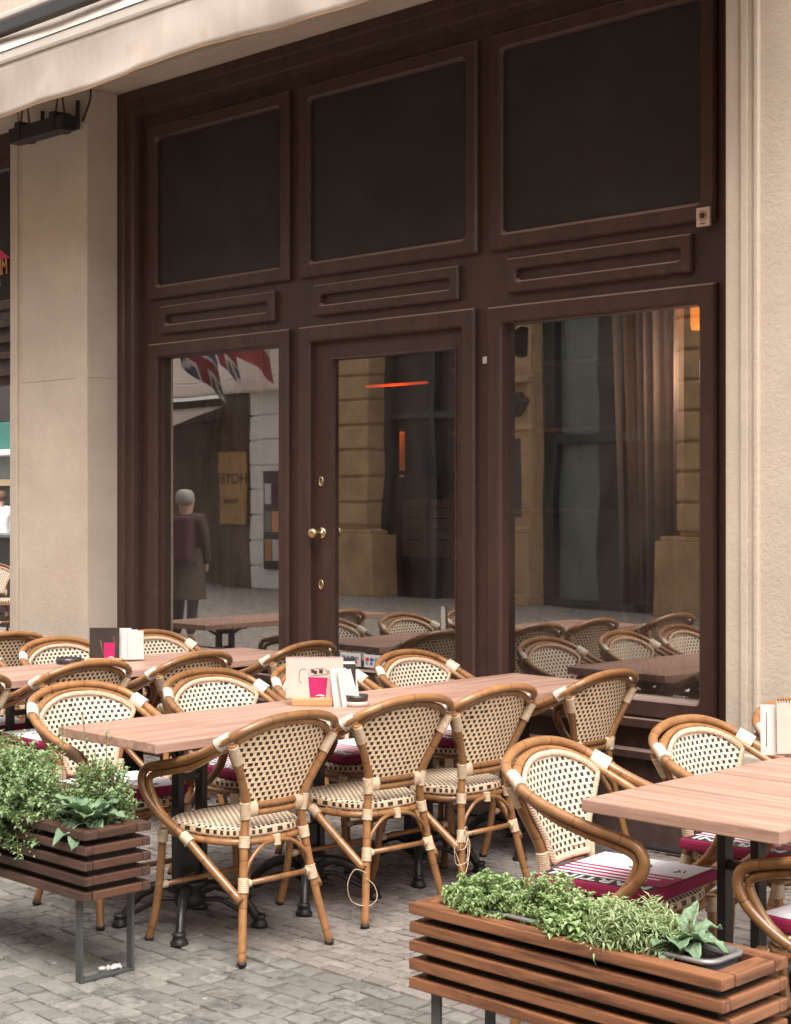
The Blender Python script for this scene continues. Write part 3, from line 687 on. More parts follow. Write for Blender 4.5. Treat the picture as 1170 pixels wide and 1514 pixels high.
for z in (1.70, 1.118):
    m = MB(); m.tube([(-6.752 + .016 * math.cos(a), yl - .003, z + .025 * math.sin(a)) for a in [i * math.pi / 8 for i in range(16)]], .0055, 6, closed=True)
    m.box(-6.758, -6.746, yl - .002, yl + .001, z - .016, z + .012); m.build('keyhole_plate', 'brass', door)
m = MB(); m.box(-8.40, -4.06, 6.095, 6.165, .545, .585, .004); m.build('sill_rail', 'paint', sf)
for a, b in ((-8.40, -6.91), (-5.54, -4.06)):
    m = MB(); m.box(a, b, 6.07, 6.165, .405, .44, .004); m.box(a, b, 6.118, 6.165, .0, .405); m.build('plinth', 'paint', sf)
# small things fixed to it
t = empty('key_box', (-4.157, PR - .001, 2.862), 'small broken beige square lock plate on the dark frame, upper right', 'lock plate')
m = MB(); m.box(-.036, .036, -.016, 0, -.04, .045, .003); m.build('plate', 'pink_card', t)
m = MB(); m.tube([(.020 * math.cos(a), -.018, .008 + .022 * math.sin(a)) for a in [i * math.pi / 8 for i in range(16)]], .003, 5, closed=True); m.build('ring', 'oakblock', t)
m = MB(); m.lathe([(.012, 0), (.012, .006), (.006, .010)], c=(0, -.016, .008), n=14, axis='y'); m.box(-.014, .014, -.018, -.016, -.030, -.026); m.build('lock_core', 'black_metal', t)
m = MB(); m.box(-5.522, -5.494, FD - .003, FD, 2.29, 2.325, .0008); tag(m.build('wall_sticker', 'white_card'), 'tiny white square sticker on the brown post beside the door', 'sticker')
rc = random.Random(3)
CC = [surf('logo_' + n, c, rough=.5) for n, c in (('red', (.6, .03, .03)), ('blue', (.03, .09, .4)), ('teal', (.06, .3, .35)), ('navy', (.03, .04, .12)), ('grey', (.25, .26, .28)))]
for x, lab in ((-6.535, 'left white sticker of small payment logos at the foot of the door glass'), (-6.345, 'right white sticker of small payment logos at the foot of the door glass')):
    t = empty('payment_sticker', (x, yl + .018, .712), lab, 'sticker', group='payment stickers on the door')
    m = MB(); m.box(-.082, .082, 0, .002, -.036, .036); m.build('paper', 'white_card', t)
    for k in range(4):
        m = MB(); cx = -.056 + k * .036; m.box(cx - .013, cx + .013, -.0012, -.0002, .0, .018, mi=0); m.box(cx - .012, cx + .004, -.0012, -.0002, -.020, -.006, mi=1)
        m.build('card_logo', [CC[(k + (x < -6.4)) % 5], CC[(k + 2) % 5]], t)
# ------------------------------------------------------------------ building shell
bd = empty('cafe_building', (0, 0, 0), 'beige rendered street front with stone piers framing the brown shopfront', 'building')
PY = 5.86
m = MB(); m.box(-9.492, XL - .001, PY, 6.3, 0, 2.366, .003); m.box(-9.490, XL - .002, PY + .001, 6.299, 2.3675, 4.185, .003)
for x, w, p in ((-9.425, .022, .010), (-9.392, .030, .018), (-9.355, .016, .006)): m.box(x - w / 2, x + w / 2, PY - p, PY + .01, .5, 4.18, .005)
m.box(-8.72, XL - .004, PY - .004, PY + .02, 0, 4.18, .002)
m.build('stone_pier', 'plaster', bd)
m = MB(); m.box(XR + .001, -1.2, PY, 6.3, 0, 4.185, .006)
m.box(-3.79, -3.755, PY - .014, PY + .01, .57, 4.18, .005); m.box(-3.755, -3.722, PY - .006, PY + .01, .57, 4.18, .002); m.box(-3.722, -3.70, PY - .020, PY + .01, .57, 4.18, .005)
m.box(-3.80, -1.2, PY - .022, PY + .01, 0, .53, .01)
m.build('stone_pier', 'plaster', bd)
m = MB(); m.box(-15.2, -1.2, PY, 6.3, 4.186, 12.0, .006); m.box(XL, XR, 6.0, 6.02, 4.179, 4.1855); m.build('upper_wall', 'plaster', bd)
m = MB(); m.box(-8.9, -3.6, 6.4, 11, -.06, .06); m.build('interior_floor', 'room_floor', bd)
m = MB(); m.box(-8.9, -3.6, 11, 11.1, .06, 3.3); m.box(-9.0, -8.9, 6.35, 11.1, .06, 3.3); m.box(-3.6, -3.5, 6.35, 11.1, .06, 3.3); m.box(-9, -3.5, 6.31, 11.1, 3.3, 3.4); m.build('interior_wall', 'room', bd)
# left neighbour bay: sign panel over an opening that looks through to a courtyard
nb = empty('sign_front', (0, 0, 0), 'dark shop sign board with orange letters and pink roof shape left of the pillar', 'sign')
m = MB(); m.box(-15.2, -9.494, FD, FD + .06, 2.40, 4.185); m.build('facade_board', 'paint', nb)
f = frame_mb(-12.2, -9.60, 2.93, 3.98, prof(.075, FD + .004, .02), 3).build('panel_frame', 'paint', nb)
m = MB(); m.quad((-12.14, FD - .004, 2.98), (-9.68, FD - .004, 2.98), (-9.68, FD - .004, 3.93), (-12.14, FD - .004, 3.93)); sgn = m.build('sign_panel', 'board', f)
for z, yy in ((2.84, 6.11), (2.73, 6.09), (2.62, 6.12), (2.50, 6.10)):
    m = MB(); m.box(-15.2, -9.495, yy, FD, z - .035, z + .012, .004); m.build('moulding', 'paint', nb)
M['sign_orange'] = surf('orange_letter', (.62, .26, .07), rough=.5); M['sign_pink'] = surf('pink_sign', (.58, .012, .12), rough=.5)
rotX = Matrix.Rotation(R(90), 4, 'X')
text('MM', .155, 'sign_orange', 'sign_letters', nb, Matrix.Translation((-10.072, FD - .012, 3.235)) @ rotX @ Matrix.Scale(.62, 4, (1, 0, 0)), .004, bold=.002)
text('NE', .055, 'white_card', 'sign_small_letters', nb, Matrix.Translation((-10.125, FD - .012, 3.13)) @ rotX, .003, spacing=1.3)
m = MB(); i = [m.vert(p) for p in ((-11.3, FD - .009, 3.295), (-9.965, FD - .009, 3.295), (-10.63, FD - .009, 3.66))]; m.face(i); m.build('roof_shape', 'sign_pink', nb)
# ------------------------------------------------------------------ awning
aw = empty('awning', (0, 0, 0), 'cream retracted fabric awning with drooping valance over the shopfront', 'awning')
YA = 5.0
ax0, ax1 = -15.0, -3.2
def vz(x): return 3.808 + .010 * math.sin(x * 1.9 + .5) + .007 * math.sin(x * 4.7)
m = MB(); nx = 240
def val(i, j):
    x = ax0 + (ax1 - ax0) * i / (nx - 1); f = j / 9; zt = 4.085
    y = YA - .012 + f * (.016 * noise.noise(Vector((x * 1.7, f * .8, 3))) + .020 * math.sin(x * 2.3 + 1.2 * f) + .014 * noise.noise(Vector((x * 4.6, f * 1.2, 9)))) - .012 * math.exp(-((x + 7.62 + .35 * (f - .4)) / .05) ** 2) * f - .01 * math.exp(-((x + 6.55 + .3 * f) / .06) ** 2) * f
    return (x, y, zt + (vz(x) - zt) * f)
m.grid(val, nx, 10); v = m.build('valance', 'awning', aw)
md = v.modifiers.new('thick', 'SOLIDIFY'); md.thickness = .004
m = MB(); m.tube([(ax0 + (ax1 - ax0) * i / 239, val(i, 9)[1] - .001, val(i, 9)[2]) for i in range(240)], .0035, 5); m.build('hem', 'oakblock', v)
m = MB(); m.box(ax0, ax1, YA - .03, YA + .06, 4.085, 4.165, .018); m.build('front_bar', 'white_metal', aw)
m = MB(); m.box(ax0, ax1, YA - .034, YA - .026, 4.150, 4.153); m.build('bar_groove', 'black_metal', aw)
m = MB()
def fab(i, j):
    x = ax0 + (ax1 - ax0) * i / (nx - 1); f = j / 12
    return (x, YA + .02 + .52 * f, 4.165 + .42 * f - .10 * math.sin(math.pi * f) * (.6 + .5 * math.sin(x * 2.1) * math.sin(x * .8 + 1)) + .02 * noise.noise(Vector((x * 2, f * 3, 0))))
m.grid(fab, nx, 13); f = m.build('fabric', 'awning', aw); md = f.modifiers.new('thick', 'SOLIDIFY'); md.thickness = .003
for a, b in ((-9.6, -6.2), (-13.4, -10.0)):
    m = MB(); m.box(a, b, 5.36, 5.42, 4.47, 4.55, .008); m.box(b - .10, b, 5.34, 5.44, 4.45, 4.565, .008); m.tube([(b, 5.39, 4.51), (b + .3, 5.2, 4.4)], .03, 8); m.build('folding_arm', 'black_metal', aw)
m = MB(); m.box(ax0, ax1, 5.44, 5.60, 4.60, 4.64, .01); m.box(ax0, ax1, 5.60, 5.858, 4.54, 4.72, .02); m.build('cassette', 'white_metal', aw)
# ------------------------------------------------------------------ heater bar on the left pier
h = empty('patio_heater', (-8.885, 5.72, 3.95), 'long black heater bar hung on cords from the left stone pier', 'heater')
m = MB(); m.box(-.31, .31, -.055, .055, -.045, .045, .006); m.box(-.30, .30, -.062, .03, -.052, -.040, .003); m.build('housing', 'black_metal', h)
for s in (-.20, .20):
    m = MB(); m.box(s - .03, s + .03, -.062, .065, -.05, .075, .006); m.build('bracket', 'black_metal', h)
    m = MB(); m.tube([(s - .02, -.02, .06), (s + .0, .0, .28)], .006, 6); m.tube([(s + .025, .02, .06), (s + .004, .0, .28)], .006, 6); m.tube([(s + .05, .10, -.02), (s + .05, .10, .16)], .014, 8); m.build('hanger', 'black_metal', h)
m = MB(); m.tube(spline([(.30, .1, .02), (.36, .12, .16), (.34, .125, .26)], 5), .007, 6); m.build('cable', 'black_metal', h)
for nm, loc, col, en in (('lamp_glow', (-4.36, 6.36, 2.2), (1, .78, .55), 1.1), ('strip_glow', (-7.6, 7.58, 2.28), (1, .3, .12), 1.2)):
    li = bpy.data.lights.new(nm, 'POINT'); li.energy = en; li.color = col; li.shadow_soft_size = .06; lo = bpy.data.objects.new(nm, li); COL.objects.link(lo); lo.location = loc
# cable along the foot of the shopfront
m = MB(); m.tube(spline([(-5.6 + k * .35, 6.03 + .012 * math.sin(k * 1.7), .022) for k in range(7)], 4), .014, 7); tag(m.build('ground_cable', 'black_metal'), 'black cable lying on the stones along the foot of the shopfront', 'cable')
# ------------------------------------------------------------------ inside the cafe
m = MB()
def cur(i, j):
    x = -4.93 + .42 * i / 89; f = j / 11; a = i * .48
    sp = 1 - .25 * f
    return (-4.50 + (x + 4.50) * sp, 6.46 + .05 * math.sin(a) + .022 * math.sin(a * 2.3 + f), 2.75 - 2.3 * f)
m.grid(cur, 90, 12); c = tag(m.build('curtain', 'curtain'), 'mauve brown curtain hanging in folds behind the big right window', 'curtain')
c.modifiers.new('thick', 'SOLIDIFY').thickness = .004
m = MB()
m.grid(lambda i, j: (-8.20 + .50 * i / 69 + .012 * math.sin(j * .9), 6.50 + .045 * math.sin(i * .5) + .02 * math.sin(i * 1.13 + j * .2), 2.75 - 2.1 * j / 11), 70, 12); c = tag(m.build('curtain', 'curtain_brown'), 'brown curtain hanging in folds behind the narrow left window', 'curtain')
c.modifiers.new('thick', 'SOLIDIFY').thickness = .004
t = empty('wall_lamp', (-7.62, 7.7, 1.92), 'slim warm lamp glowing dimly behind the door glass', 'lamp')
m = MB(); m.lathe([(.016, -.13), (.019, -.12), (.019, .12), (.016, .13)], n=14); m.build('shade', 'warm_dim', t)
m = MB(); m.lathe([(.045, -.19), (.045, -.165), (.02, -.16)], n=14); m.box(-.02, .02, .0, .12, -.20, -.17); m.build('bracket', 'brass', t)
t = empty('wall_lamp', (-4.445, 6.52, 2.50), 'small glowing orange lamp in the top corner of the big window', 'lamp')
m = MB(); m.lathe([(.045, -.09), (.05, -.06), (.05, .08), (.042, .10)], n=18); m.build('shade', 'warm', t)
m = MB(); m.lathe([(.052, .10), (.05, .13), (.015, .16), (.015, .8)], n=14); m.build('stem', 'black_metal', t)
m = MB(); m.box(-7.87, -7.32, 7.6, 7.64, 2.352, 2.368, .003); tag(m.build('light_strip', 'strip'), 'thin glowing red orange light strip seen through the door', 'lamp')
t = empty('display_shelf', (-7.0, 8.6, 0), 'tall shelf with pale glass boards inside behind the door', 'shelf')
for z in (.9, 1.5, 2.05, 2.5):
    m = MB(); m.box(-.9, .7, -.15, .2, z, z + .03, .003); m.build('board', 'greyglass', t)
for x in (-.9, -.05, .67):
    m = MB(); m.box(x, x + .04, -.15, .2, .06, 2.7, .003); m.build('upright', 'black_metal', t)
t = empty('notice_board', (-7.37, 7.7, 0), 'stand with white paper notices seen through the door glass', 'notice')
m = MB(); m.box(-.26, .26, 0, .03, .06, 1.75, .004); m.build('stand', 'black_metal', t)
for x in (-.13, .12):
    m = MB(); m.box(x - .11, x + .11, -.006, -.001, 1.22, 1.60); s = m.build('paper', 'white_card', t)
    m = MB()
    for k in range(4): m.box(x - .07, x + .06, -.0085, -.0065, 1.54 - k * .07, 1.548 - k * .07)
    m.build('printed_line', 'ink', s)
t = empty('cafe_counter', (-5.0, 9.2, 0), 'dark counter deep inside the cafe', 'counter')
m = MB(); m.box(-1.2, 1.2, 0, .6, .06, 1.05, .01); m.build('body', 'room', t)
m = MB(); m.box(-1.25, 1.25, -.05, .65, 1.05, 1.10, .008); m.build('top', 'greyglass', t)
# ------------------------------------------------------------------ the other side of the street (seen in the panes)
M['sandstone'] = surf('sandstone', (.52, .34, .18), (.38, .24, .125), 2.5, rough=.85, bump=.4, bscale=40, c3=(.24, .165, .105), c3scale=1.2, c3lo=.5, c3hi=.8)
M['palewall'] = surf('pale_render', (.86, .76, .68), (.80, .68, .60), 1.5, rough=.85)
M['whitewall'] = surf('white_render', (.78, .76, .72), (.68, .66, .62), 1.5, rough=.85)
M['darkshop'] = surf('dark_shop', (.035, .028, .022), (.02, .016, .014), 3, rough=.5)
M['greenframe'] = surf('dark_green_frame', (.02, .03, .028), rough=.4)
M['ochre'] = surf('ochre_board', (.42, .24, .09), (.34, .19, .07), 3, rough=.6)
M['red'] = surf('red_cloth', (.22, .03, .04), rough=.8); M['blue'] = surf('blue_cloth', (.05, .06, .13), rough=.8)
M['coat'] = surf('khaki_coat', (.075, .055, .038), (.05, .038, .027), 9, rough=.85, bump=.5, bscale=8, bdist=.03); M['jean'] = surf('dark_trousers', (.03, .035, .05), rough=.85); M['darkcoat'] = surf('black_coat', (.015, .014, .014), rough=.9); M['plum'] = surf('plum_cloth', (.07, .015, .03), rough=.8)
YO = -6.2
M['brownshop'] = surf('brown_shop', (.11, .07, .042), (.05, .032, .02), 2.5, stretch=(3, 3, .4), rough=.6)
ob = empty('sandstone_building', (-16, YO, 0), 'ornate sandstone building across the street mirrored in the panes', 'building')
def wx(m, x0, x1, y0, y1, z0, z1, b=0.0, mi=0): m.box(x0 + 16, x1 + 16, y0, y1, z0, z1, b, mi)
m = MB(); wx(m, -20.9, -15.46, -.8, -.3, 4.7, 10.5); wx(m, -15.46, 12, -.8, -.3, 5.3, 10.5)
wx(m, -16.95, -15.72, -.8, -.1, 0, 5.3); wx(m, -20.9, -20.2, -.8, -.1, 0, 4.7); wx(m, -13.1, 12, -.8, -.12, 0, 5.3)
wx(m, -20.9, 12, -.3, .12, 5.3, 5.6, .03); m.build('wall', 'sandstone', ob)
def pier(x0, x1, ped0, ped1):
    m = MB(); z = 1.16
    while z < 4.6: wx(m, x0, x1, -.5, 0, z, z + .385, .035); z += .42
    wx(m, x0 + .04, x1 - .04, -.5, -.05, 1.1, 4.7)
    wx(m, ped0, ped1, -.5, .10, 0, 1.02, .02); wx(m, ped0 + .06, ped1 - .06, -.5, .06, 1.02, 1.09, .02); m.build('rusticated_pier', 'sandstone', ob)
pier(-13.1, -12.0, -13.4, -11.8); pier(-20.25, -19.2, -20.45, -19.0)
m = MB(); wx(m, -16.1, -15.7, -.12, .08, 0, 1.1, .02); wx(m, -16.05, -15.72, -.12, .02, 1.1, 1.2, .03); wx(m, -16.95, -15.7, -.12, .05, 3.35, 3.45, .02); wx(m, -16.95, -15.7, -.12, .03, 4.5, 4.62, .02); wx(m, -16.95, -15.7, -.12, -.04, 2.62, 2.7, .02); wx(m, -15.80, -15.74, -.12, -.06, 1.2, 5.2, .01)
m.lathe([(.24, 0), (.24, .06), (.20, .10), (.18, .07), (.14, .12), (.05, .16)], c=(.04, -.1, 3.98), n=28, axis='y'); m.build('ornament', 'sandstone', ob)
m = MB()
for k in range(26):
    a = rc.uniform(0, 6.28); r_ = rc.uniform(0, .2)
    m.lathe([(.02, 0), (.06, .04), (.02, .12)], c=(.05 + r_ * math.cos(a) * .9, .0, 3.05 + r_ * math.sin(a)), n=7, axis='y')
m.build('carved_corbel', 'darkshop', ob)
m = MB(); m.quad((.28, -.45, 0), (2.9, -.45, 0), (2.9, -.45, 5.3), (.28, -.45, 5.3)); m.build('shop_pane', 'greyglass', ob)
m = MB()
for x0, x1 in ((-15.72, -15.50), (-14.32, -14.2), (-13.2, -13.08)): wx(m, x0, x1, -.45, -.3, 0, 5.3)
wx(m, -15.5, -14.32, -.44, -.32, 2.42, 2.56); wx(m, -14.2, -13.2, -.44, -.32, 2.42, 2.56); wx(m, -15.5, -13.2, -.45, -.25, 0, .12)
for x0, x1 in ((-19.2, -19.05), (-18.1, -18.0), (-17.05, -16.95)): wx(m, x0, x1, -.5, -.35, 0, 4.7)
wx(m, -19.05, -17.05, -.49, -.36, 2.9, 3.0); m.build('shop_frame', 'greenframe', ob)
m = MB(); m.quad((1.25, -.43, .1), (1.75, -.43, .1), (1.75, -.43, 5.2), (1.25, -.43, 5.2)); wx(m, -14.2, -13.3, -.448, -.436, .15, 2.4); wx(m, -14.2, -13.3, -.448, -.436, 2.58, 5.2); m.quad((-3.2, -.5, 0), (-.95, -.5, 0), (-.95, -.5, 4.7), (-3.2, -.5, 4.7)); wx(m, -16.2, -15.98, -.12, -.09, 1.35, 2.5); m.build('dark_interior', 'darkshop', ob)
hb = empty('hotel_building', (-26, YO, 0), 'pale pink hotel front across the street with ochre board, mirrored in the left window', 'building')
def wh(m, x0, x1, y0, y1, z0, z1, b=0.0, mi=0): m.box(x0 + 26, x1 + 26, y0, y1, z0, z1, b, mi)
m = MB(); wh(m, -60, -20.95, -.8, 0, 3.75, 10.5); wh(m, -60, -20.95, 0, .22, 3.5, 3.72, .04); m.build('upper_wall', 'palewall', hb)
m = MB()
for k in range(8): wh(m, -22.2, -20.95, -.6, -.0, .44 * k + .02, .44 * k + .425, .015)
wh(m, -22.2, -20.96, -.6, -.04, 0, 3.5); m.build('grooved_wall', 'whitewall', hb)
m = MB(); wh(m, -60, -22.21, -.9, -.6, 0, 3.5); wh(m, -22.98, -22.21, -.6, .0, 0, 3.5); m.build('dark_shop', 'brownshop', hb)
m = MB()
for x in (-25.3, -22.4): wh(m, x - .5, x + .5, -.1, .05, 4.3, 6.2, .03)
m.build('window_surround', 'whitewall', hb)
m = MB()
for x in (-25.3, -22.4): wh(m, x - .38, x + .38, -.02, .06, 4.42, 6.1, .01)
m.build('window', 'darkshop', hb)
m = MB(); wh(m, -22.95, -22.25, .02, .08, 1.15, 2.45, .01); b_ = m.build('ochre_board', 'ochre', hb)
text('HOTEL', .27, 'ink', 'board_letters', b_, Matrix.Translation((3.40, .085, 1.95)) @ Matrix.Rotation(R(180), 4, 'Z') @ rotX, .003)
text('*****', .22, 'ink', 'board_letters', b_, Matrix.Translation((3.40, .085, 1.52)) @ Matrix.Rotation(R(180), 4, 'Z') @ rotX, .003)
m = MB(); wh(m, -21.75, -21.1, .0, .06, .4, 2.1, .01); b_ = m.build('picture_board', 'darkshop', hb)
m = MB()
for k in range(9):
    x = -21.70 + (k % 3) * .19; z = .55 + (k // 3) * .48; wh(m, x, x + .165, .062, .07, z, z + .36, mi=k % 5)
m.build('pictures', ['ochre', 'white_card', 'plum', 'greyglass', 'oakblock'], b_)
t = empty('hotel_awning', (-24.25, YO, 2.85), 'cream shop awning below the hotel front, mirrored in the left window', 'awning')
m = MB(); i = [m.vert(p) for p in ((-1.6, .0, .45), (1.3, .0, .45), (1.3, 1.3, .0), (-1.6, 1.3, .0), (-1.6, 1.3, -.22), (1.3, 1.3, -.22))]; m.face((i[0], i[1], i[2], i[3])); m.face((i[3], i[2], i[5], i[4])); a_ = m.build('fabric', 'awning', t); a_.modifiers.new('thick', 'SOLIDIFY').thickness = .01
m = MB()
for x in (-1.55, 1.25): m.tube([(x, 0, .2), (x, 1.28, -.03)], .02, 6)
m.build('arm', 'black_metal', t)
def flag(x, z, tilt, design, label):
    t = empty('street_flag', (x, YO + .1, z), label, 'flag', group='flags on the hotel front')
    m = MB(); m.tube([(0, -.1, -.3), (0, 1.5, .55)], .025, 8); m.build('pole', 'white_metal', t)
    m = MB(); mats = ['blue', 'white_card', 'red']
    def P(i, j):
        u, v = i / 24, j / 16
        return (.06 * math.sin(u * 9 + v * 3) + tilt * v, 1.45 - 1.0 * u, .5 - .55 * u - .85 * v)
    for i in range(24):
        for j in range(16):
            u, v = (i + .5) / 24 - .5, (j + .5) / 16 - .5
            if design == 'union':
                mi = 2 if abs(u) < .08 or abs(v) < .12 else (1 if abs(u) < .14 or abs(v) < .2 or abs(abs(u) - abs(v)) < .09 else 0)
            else: mi = 2 if v > 0 else 1
            a = [m.vert(P(*c)) for c in ((i, j), (i + 1, j), (i + 1, j + 1), (i, j + 1))]; m.face(a, None, mi, True)
    m.build('cloth', mats, t)
flag(-22.5, 4.2, .35, 'union', 'union flag on a slanting pole, mirrored in the left window')
flag(-21.95, 4.45, .3, 'union', 'second flag beside the union flag, mirrored in the left window')
flag(-21.1, 4.45, .2, 'red', 'red and white hanging flag, mirrored in the left window')

# ------------------------------------------------------------------ people
M['skin'] = surf('skin', (.52, .33, .25), rough=.55)
def skinned(name, pts, edges, mat, parent, lv=2):
    me = bpy.data.meshes.new(name); me.from_pydata([p[:3] for p in pts], edges, []); o = bpy.data.objects.new(name, me); COL.objects.link(o)
    sk = o.modifiers.new('skin', 'SKIN'); sk.use_smooth_shade = True
    for v, p in zip(me.skin_vertices[0].data, pts): v.radius = (p[3], p[4] if len(p) > 4 else p[3])
    me.skin_vertices[0].data[0].use_root = True
    o.modifiers.new('sub', 'SUBSURF').render_levels = lv; me.materials.append(M[mat]); o.parent = parent; return o
def person(loc, rz, h, top, legs, hairc, label, coat=False, pack=None):
    t = empty('person', loc, label, 'person', rz); k = h / 1.75
    S = lambda L: [tuple(c * k for c in p) for p in L]
    M['hair_' + hairc[0]] = surf('hair_' + hairc[0], hairc[1], rough=.7)
    body = S([(0, 0, .95, .13, .10), (0, 0, 1.2, .13, .10), (0, .01, 1.40, .15, .10), (0, .01, 1.47, .06), (0, .02, 1.55, .078, .09), (0, .03, 1.63, .105, .125), (0, .02, 1.73, .085, .10),
              (.18, 0, 1.40, .05), (.22, .01, 1.14, .04), (.22, .08, .90, .032), (.215, .11, .81, .035, .02),
              (-.18, 0, 1.40, .05), (-.22, .01, 1.14, .04), (-.22, .08, .90, .032), (-.215, .11, .81, .035, .02),
              (.09, 0, .88, .085), (.10, .03, .48, .055), (.10, -.02, .09, .04), (.10, .12, .04, .035), (-.09, 0, .88, .085), (-.10, -.02, .48, .055), (-.10, -.10, .09, .04), (-.10, .04, .04, .035)])
    E_ = [(0, 1), (1, 2), (2, 3), (3, 4), (4, 5), (5, 6), (2, 7), (7, 8), (8, 9), (9, 10), (2, 11), (11, 12), (12, 13), (13, 14), (0, 15), (15, 16), (16, 17), (17, 18), (0, 19), (19, 20), (20, 21), (21, 22)]
    skinned('body', body, E_, 'skin', t)
    z0 = .55 if coat else .88
    skinned('jacket', S([(0, 0, 1.0, .17, .13), (0, 0, z0, .19, .14), (0, 0, 1.25, .17, .135), (0, .005, 1.43, .17, .12), (0, .0, 1.505, .095), (.18, 0, 1.425, .085), (.235, .01, 1.13, .062), (.23, .08, .90, .05), (-.18, 0, 1.425, .085), (-.235, .01, 1.13, .062), (-.23, .08, .90, .05)]),
            [(0, 1), (0, 2), (2, 3), (3, 4), (3, 5), (5, 6), (6, 7), (3, 8), (8, 9), (9, 10)], top, t)
    skinned('trousers', S([(0, 0, .93, .15, .12), (.095, 0, .85, .10), (.10, .03, .48, .075), (.10, -.02, .10, .06), (-.095, 0, .85, .10), (-.10, -.02, .48, .075), (-.10, -.10, .10, .06)]), [(0, 1), (1, 2), (2, 3), (0, 4), (4, 5), (5, 6)], legs, t)
    skinned('hair', S([(0, -.045, 1.56, .075, .08), (0, -.025, 1.63, .112, .118), (0, -.005, 1.70, .11, .122), (0, 0, 1.765, .07, .08)]), [(0, 1), (1, 2), (2, 3)], 'hair_' + hairc[0], t)
    m = MB()
    for s in (-1, 1):
        m.lathe([(.004, -.01), (.010, 0), (.004, .006)], c=(s * .032 * k, .118 * k, 1.645 * k), n=8, axis='y')
    m.build('eyes', 'ink', t)
    m = MB(); m.tube([(0, .115 * k, 1.65 * k), (0, .142 * k, 1.615 * k), (0, .118 * k, 1.605 * k)], .012 * k, 6); m.build('nose', 'skin', t)
    if coat:
        m = MB(); m.grid(lambda i, j: ((.20 + .012 * j + .008 * math.sin(i * 1.3)) * k * math.cos(i * math.pi / 10), (.145 + .012 * j) * k * math.sin(i * math.pi / 10), (1.08 - .115 * j) * k), 20, 6, None, 0, True, True); m.build('coat_skirt', top, t)
    if pack:
        m = MB(); m.box(-.16 * k, .16 * k, -.32 * k, -.13 * k, .95 * k, 1.45 * k, .05 * k); b = m.build('rucksack', pack, t)
    return t
M['hoodie'] = surf('white_hoodie', (.8, .82, .84), (.7, .72, .75), 6, rough=.85)
person((-14.4, 1.26, 0), R(150), 1.70, 'coat', 'jean', ('grey', (.34, .32, .30)), 'grey haired man in a long khaki coat with plum rucksack, mirrored in the left window', True, 'plum')
person((-25.6, 15.6, 0), R(100), 1.74, 'hoodie', 'jean', ('brown', (.09, .045, .025)), 'person in a white hoodie seen far off left of the stone pillar')
# ------------------------------------------------------------------ courtyard seen through the left bay
cb = empty('courtyard_building', (-27, 17, 0), 'far shop front with green board seen past the left pillar', 'building')
M['greenboard'] = surf('green_board', (.03, .14, .11), rough=.5); M['creamboard'] = surf('cream_board', (.6, .45, .28), rough=.6)
m = MB(); m.box(-14, 14, .3, .6, 3.1, 8); m.build('wall', 'palewall', cb)
m = MB(); m.box(-14, 14, .1, .29, 3.11, 4.6, .01); m.build('dark_upper_board', 'darkshop', cb)
m = MB(); m.box(-14, 14, .2, .6, 0, 1.86); m.build('shop_window', 'darkshop', cb)
m = MB(); m.box(-14, 14, .0, .3, 2.55, 3.1, .02); m.build('shop_board', 'greenboard', cb)
m = MB(); m.box(-14, 14, -.3, .3, 2.44, 2.55, .02); m.build('ledge', 'whitewall', cb)
m = MB(); m.box(-14, 14, .15, .6, 1.99, 2.44); m.build('blind', 'greyglass', cb)
m = MB(); m.box(-14, 14, .1, .6, 1.86, 1.99, .01); m.build('fascia', 'creamboard', cb)
t = empty('serving_bar', (-18.2, 10.9, 0), 'dark bar with pale top glimpsed left of the stone pillar', 'bar')
m = MB(); m.box(-2.5, 2.5, 0, .5, 0, 1.12, .01); m.build('body', 'darkshop', t)
m = MB(); m.box(-2.55, 2.55, -.06, .55, 1.12, 1.16, .008); m.build('top', 'greyglass', t)
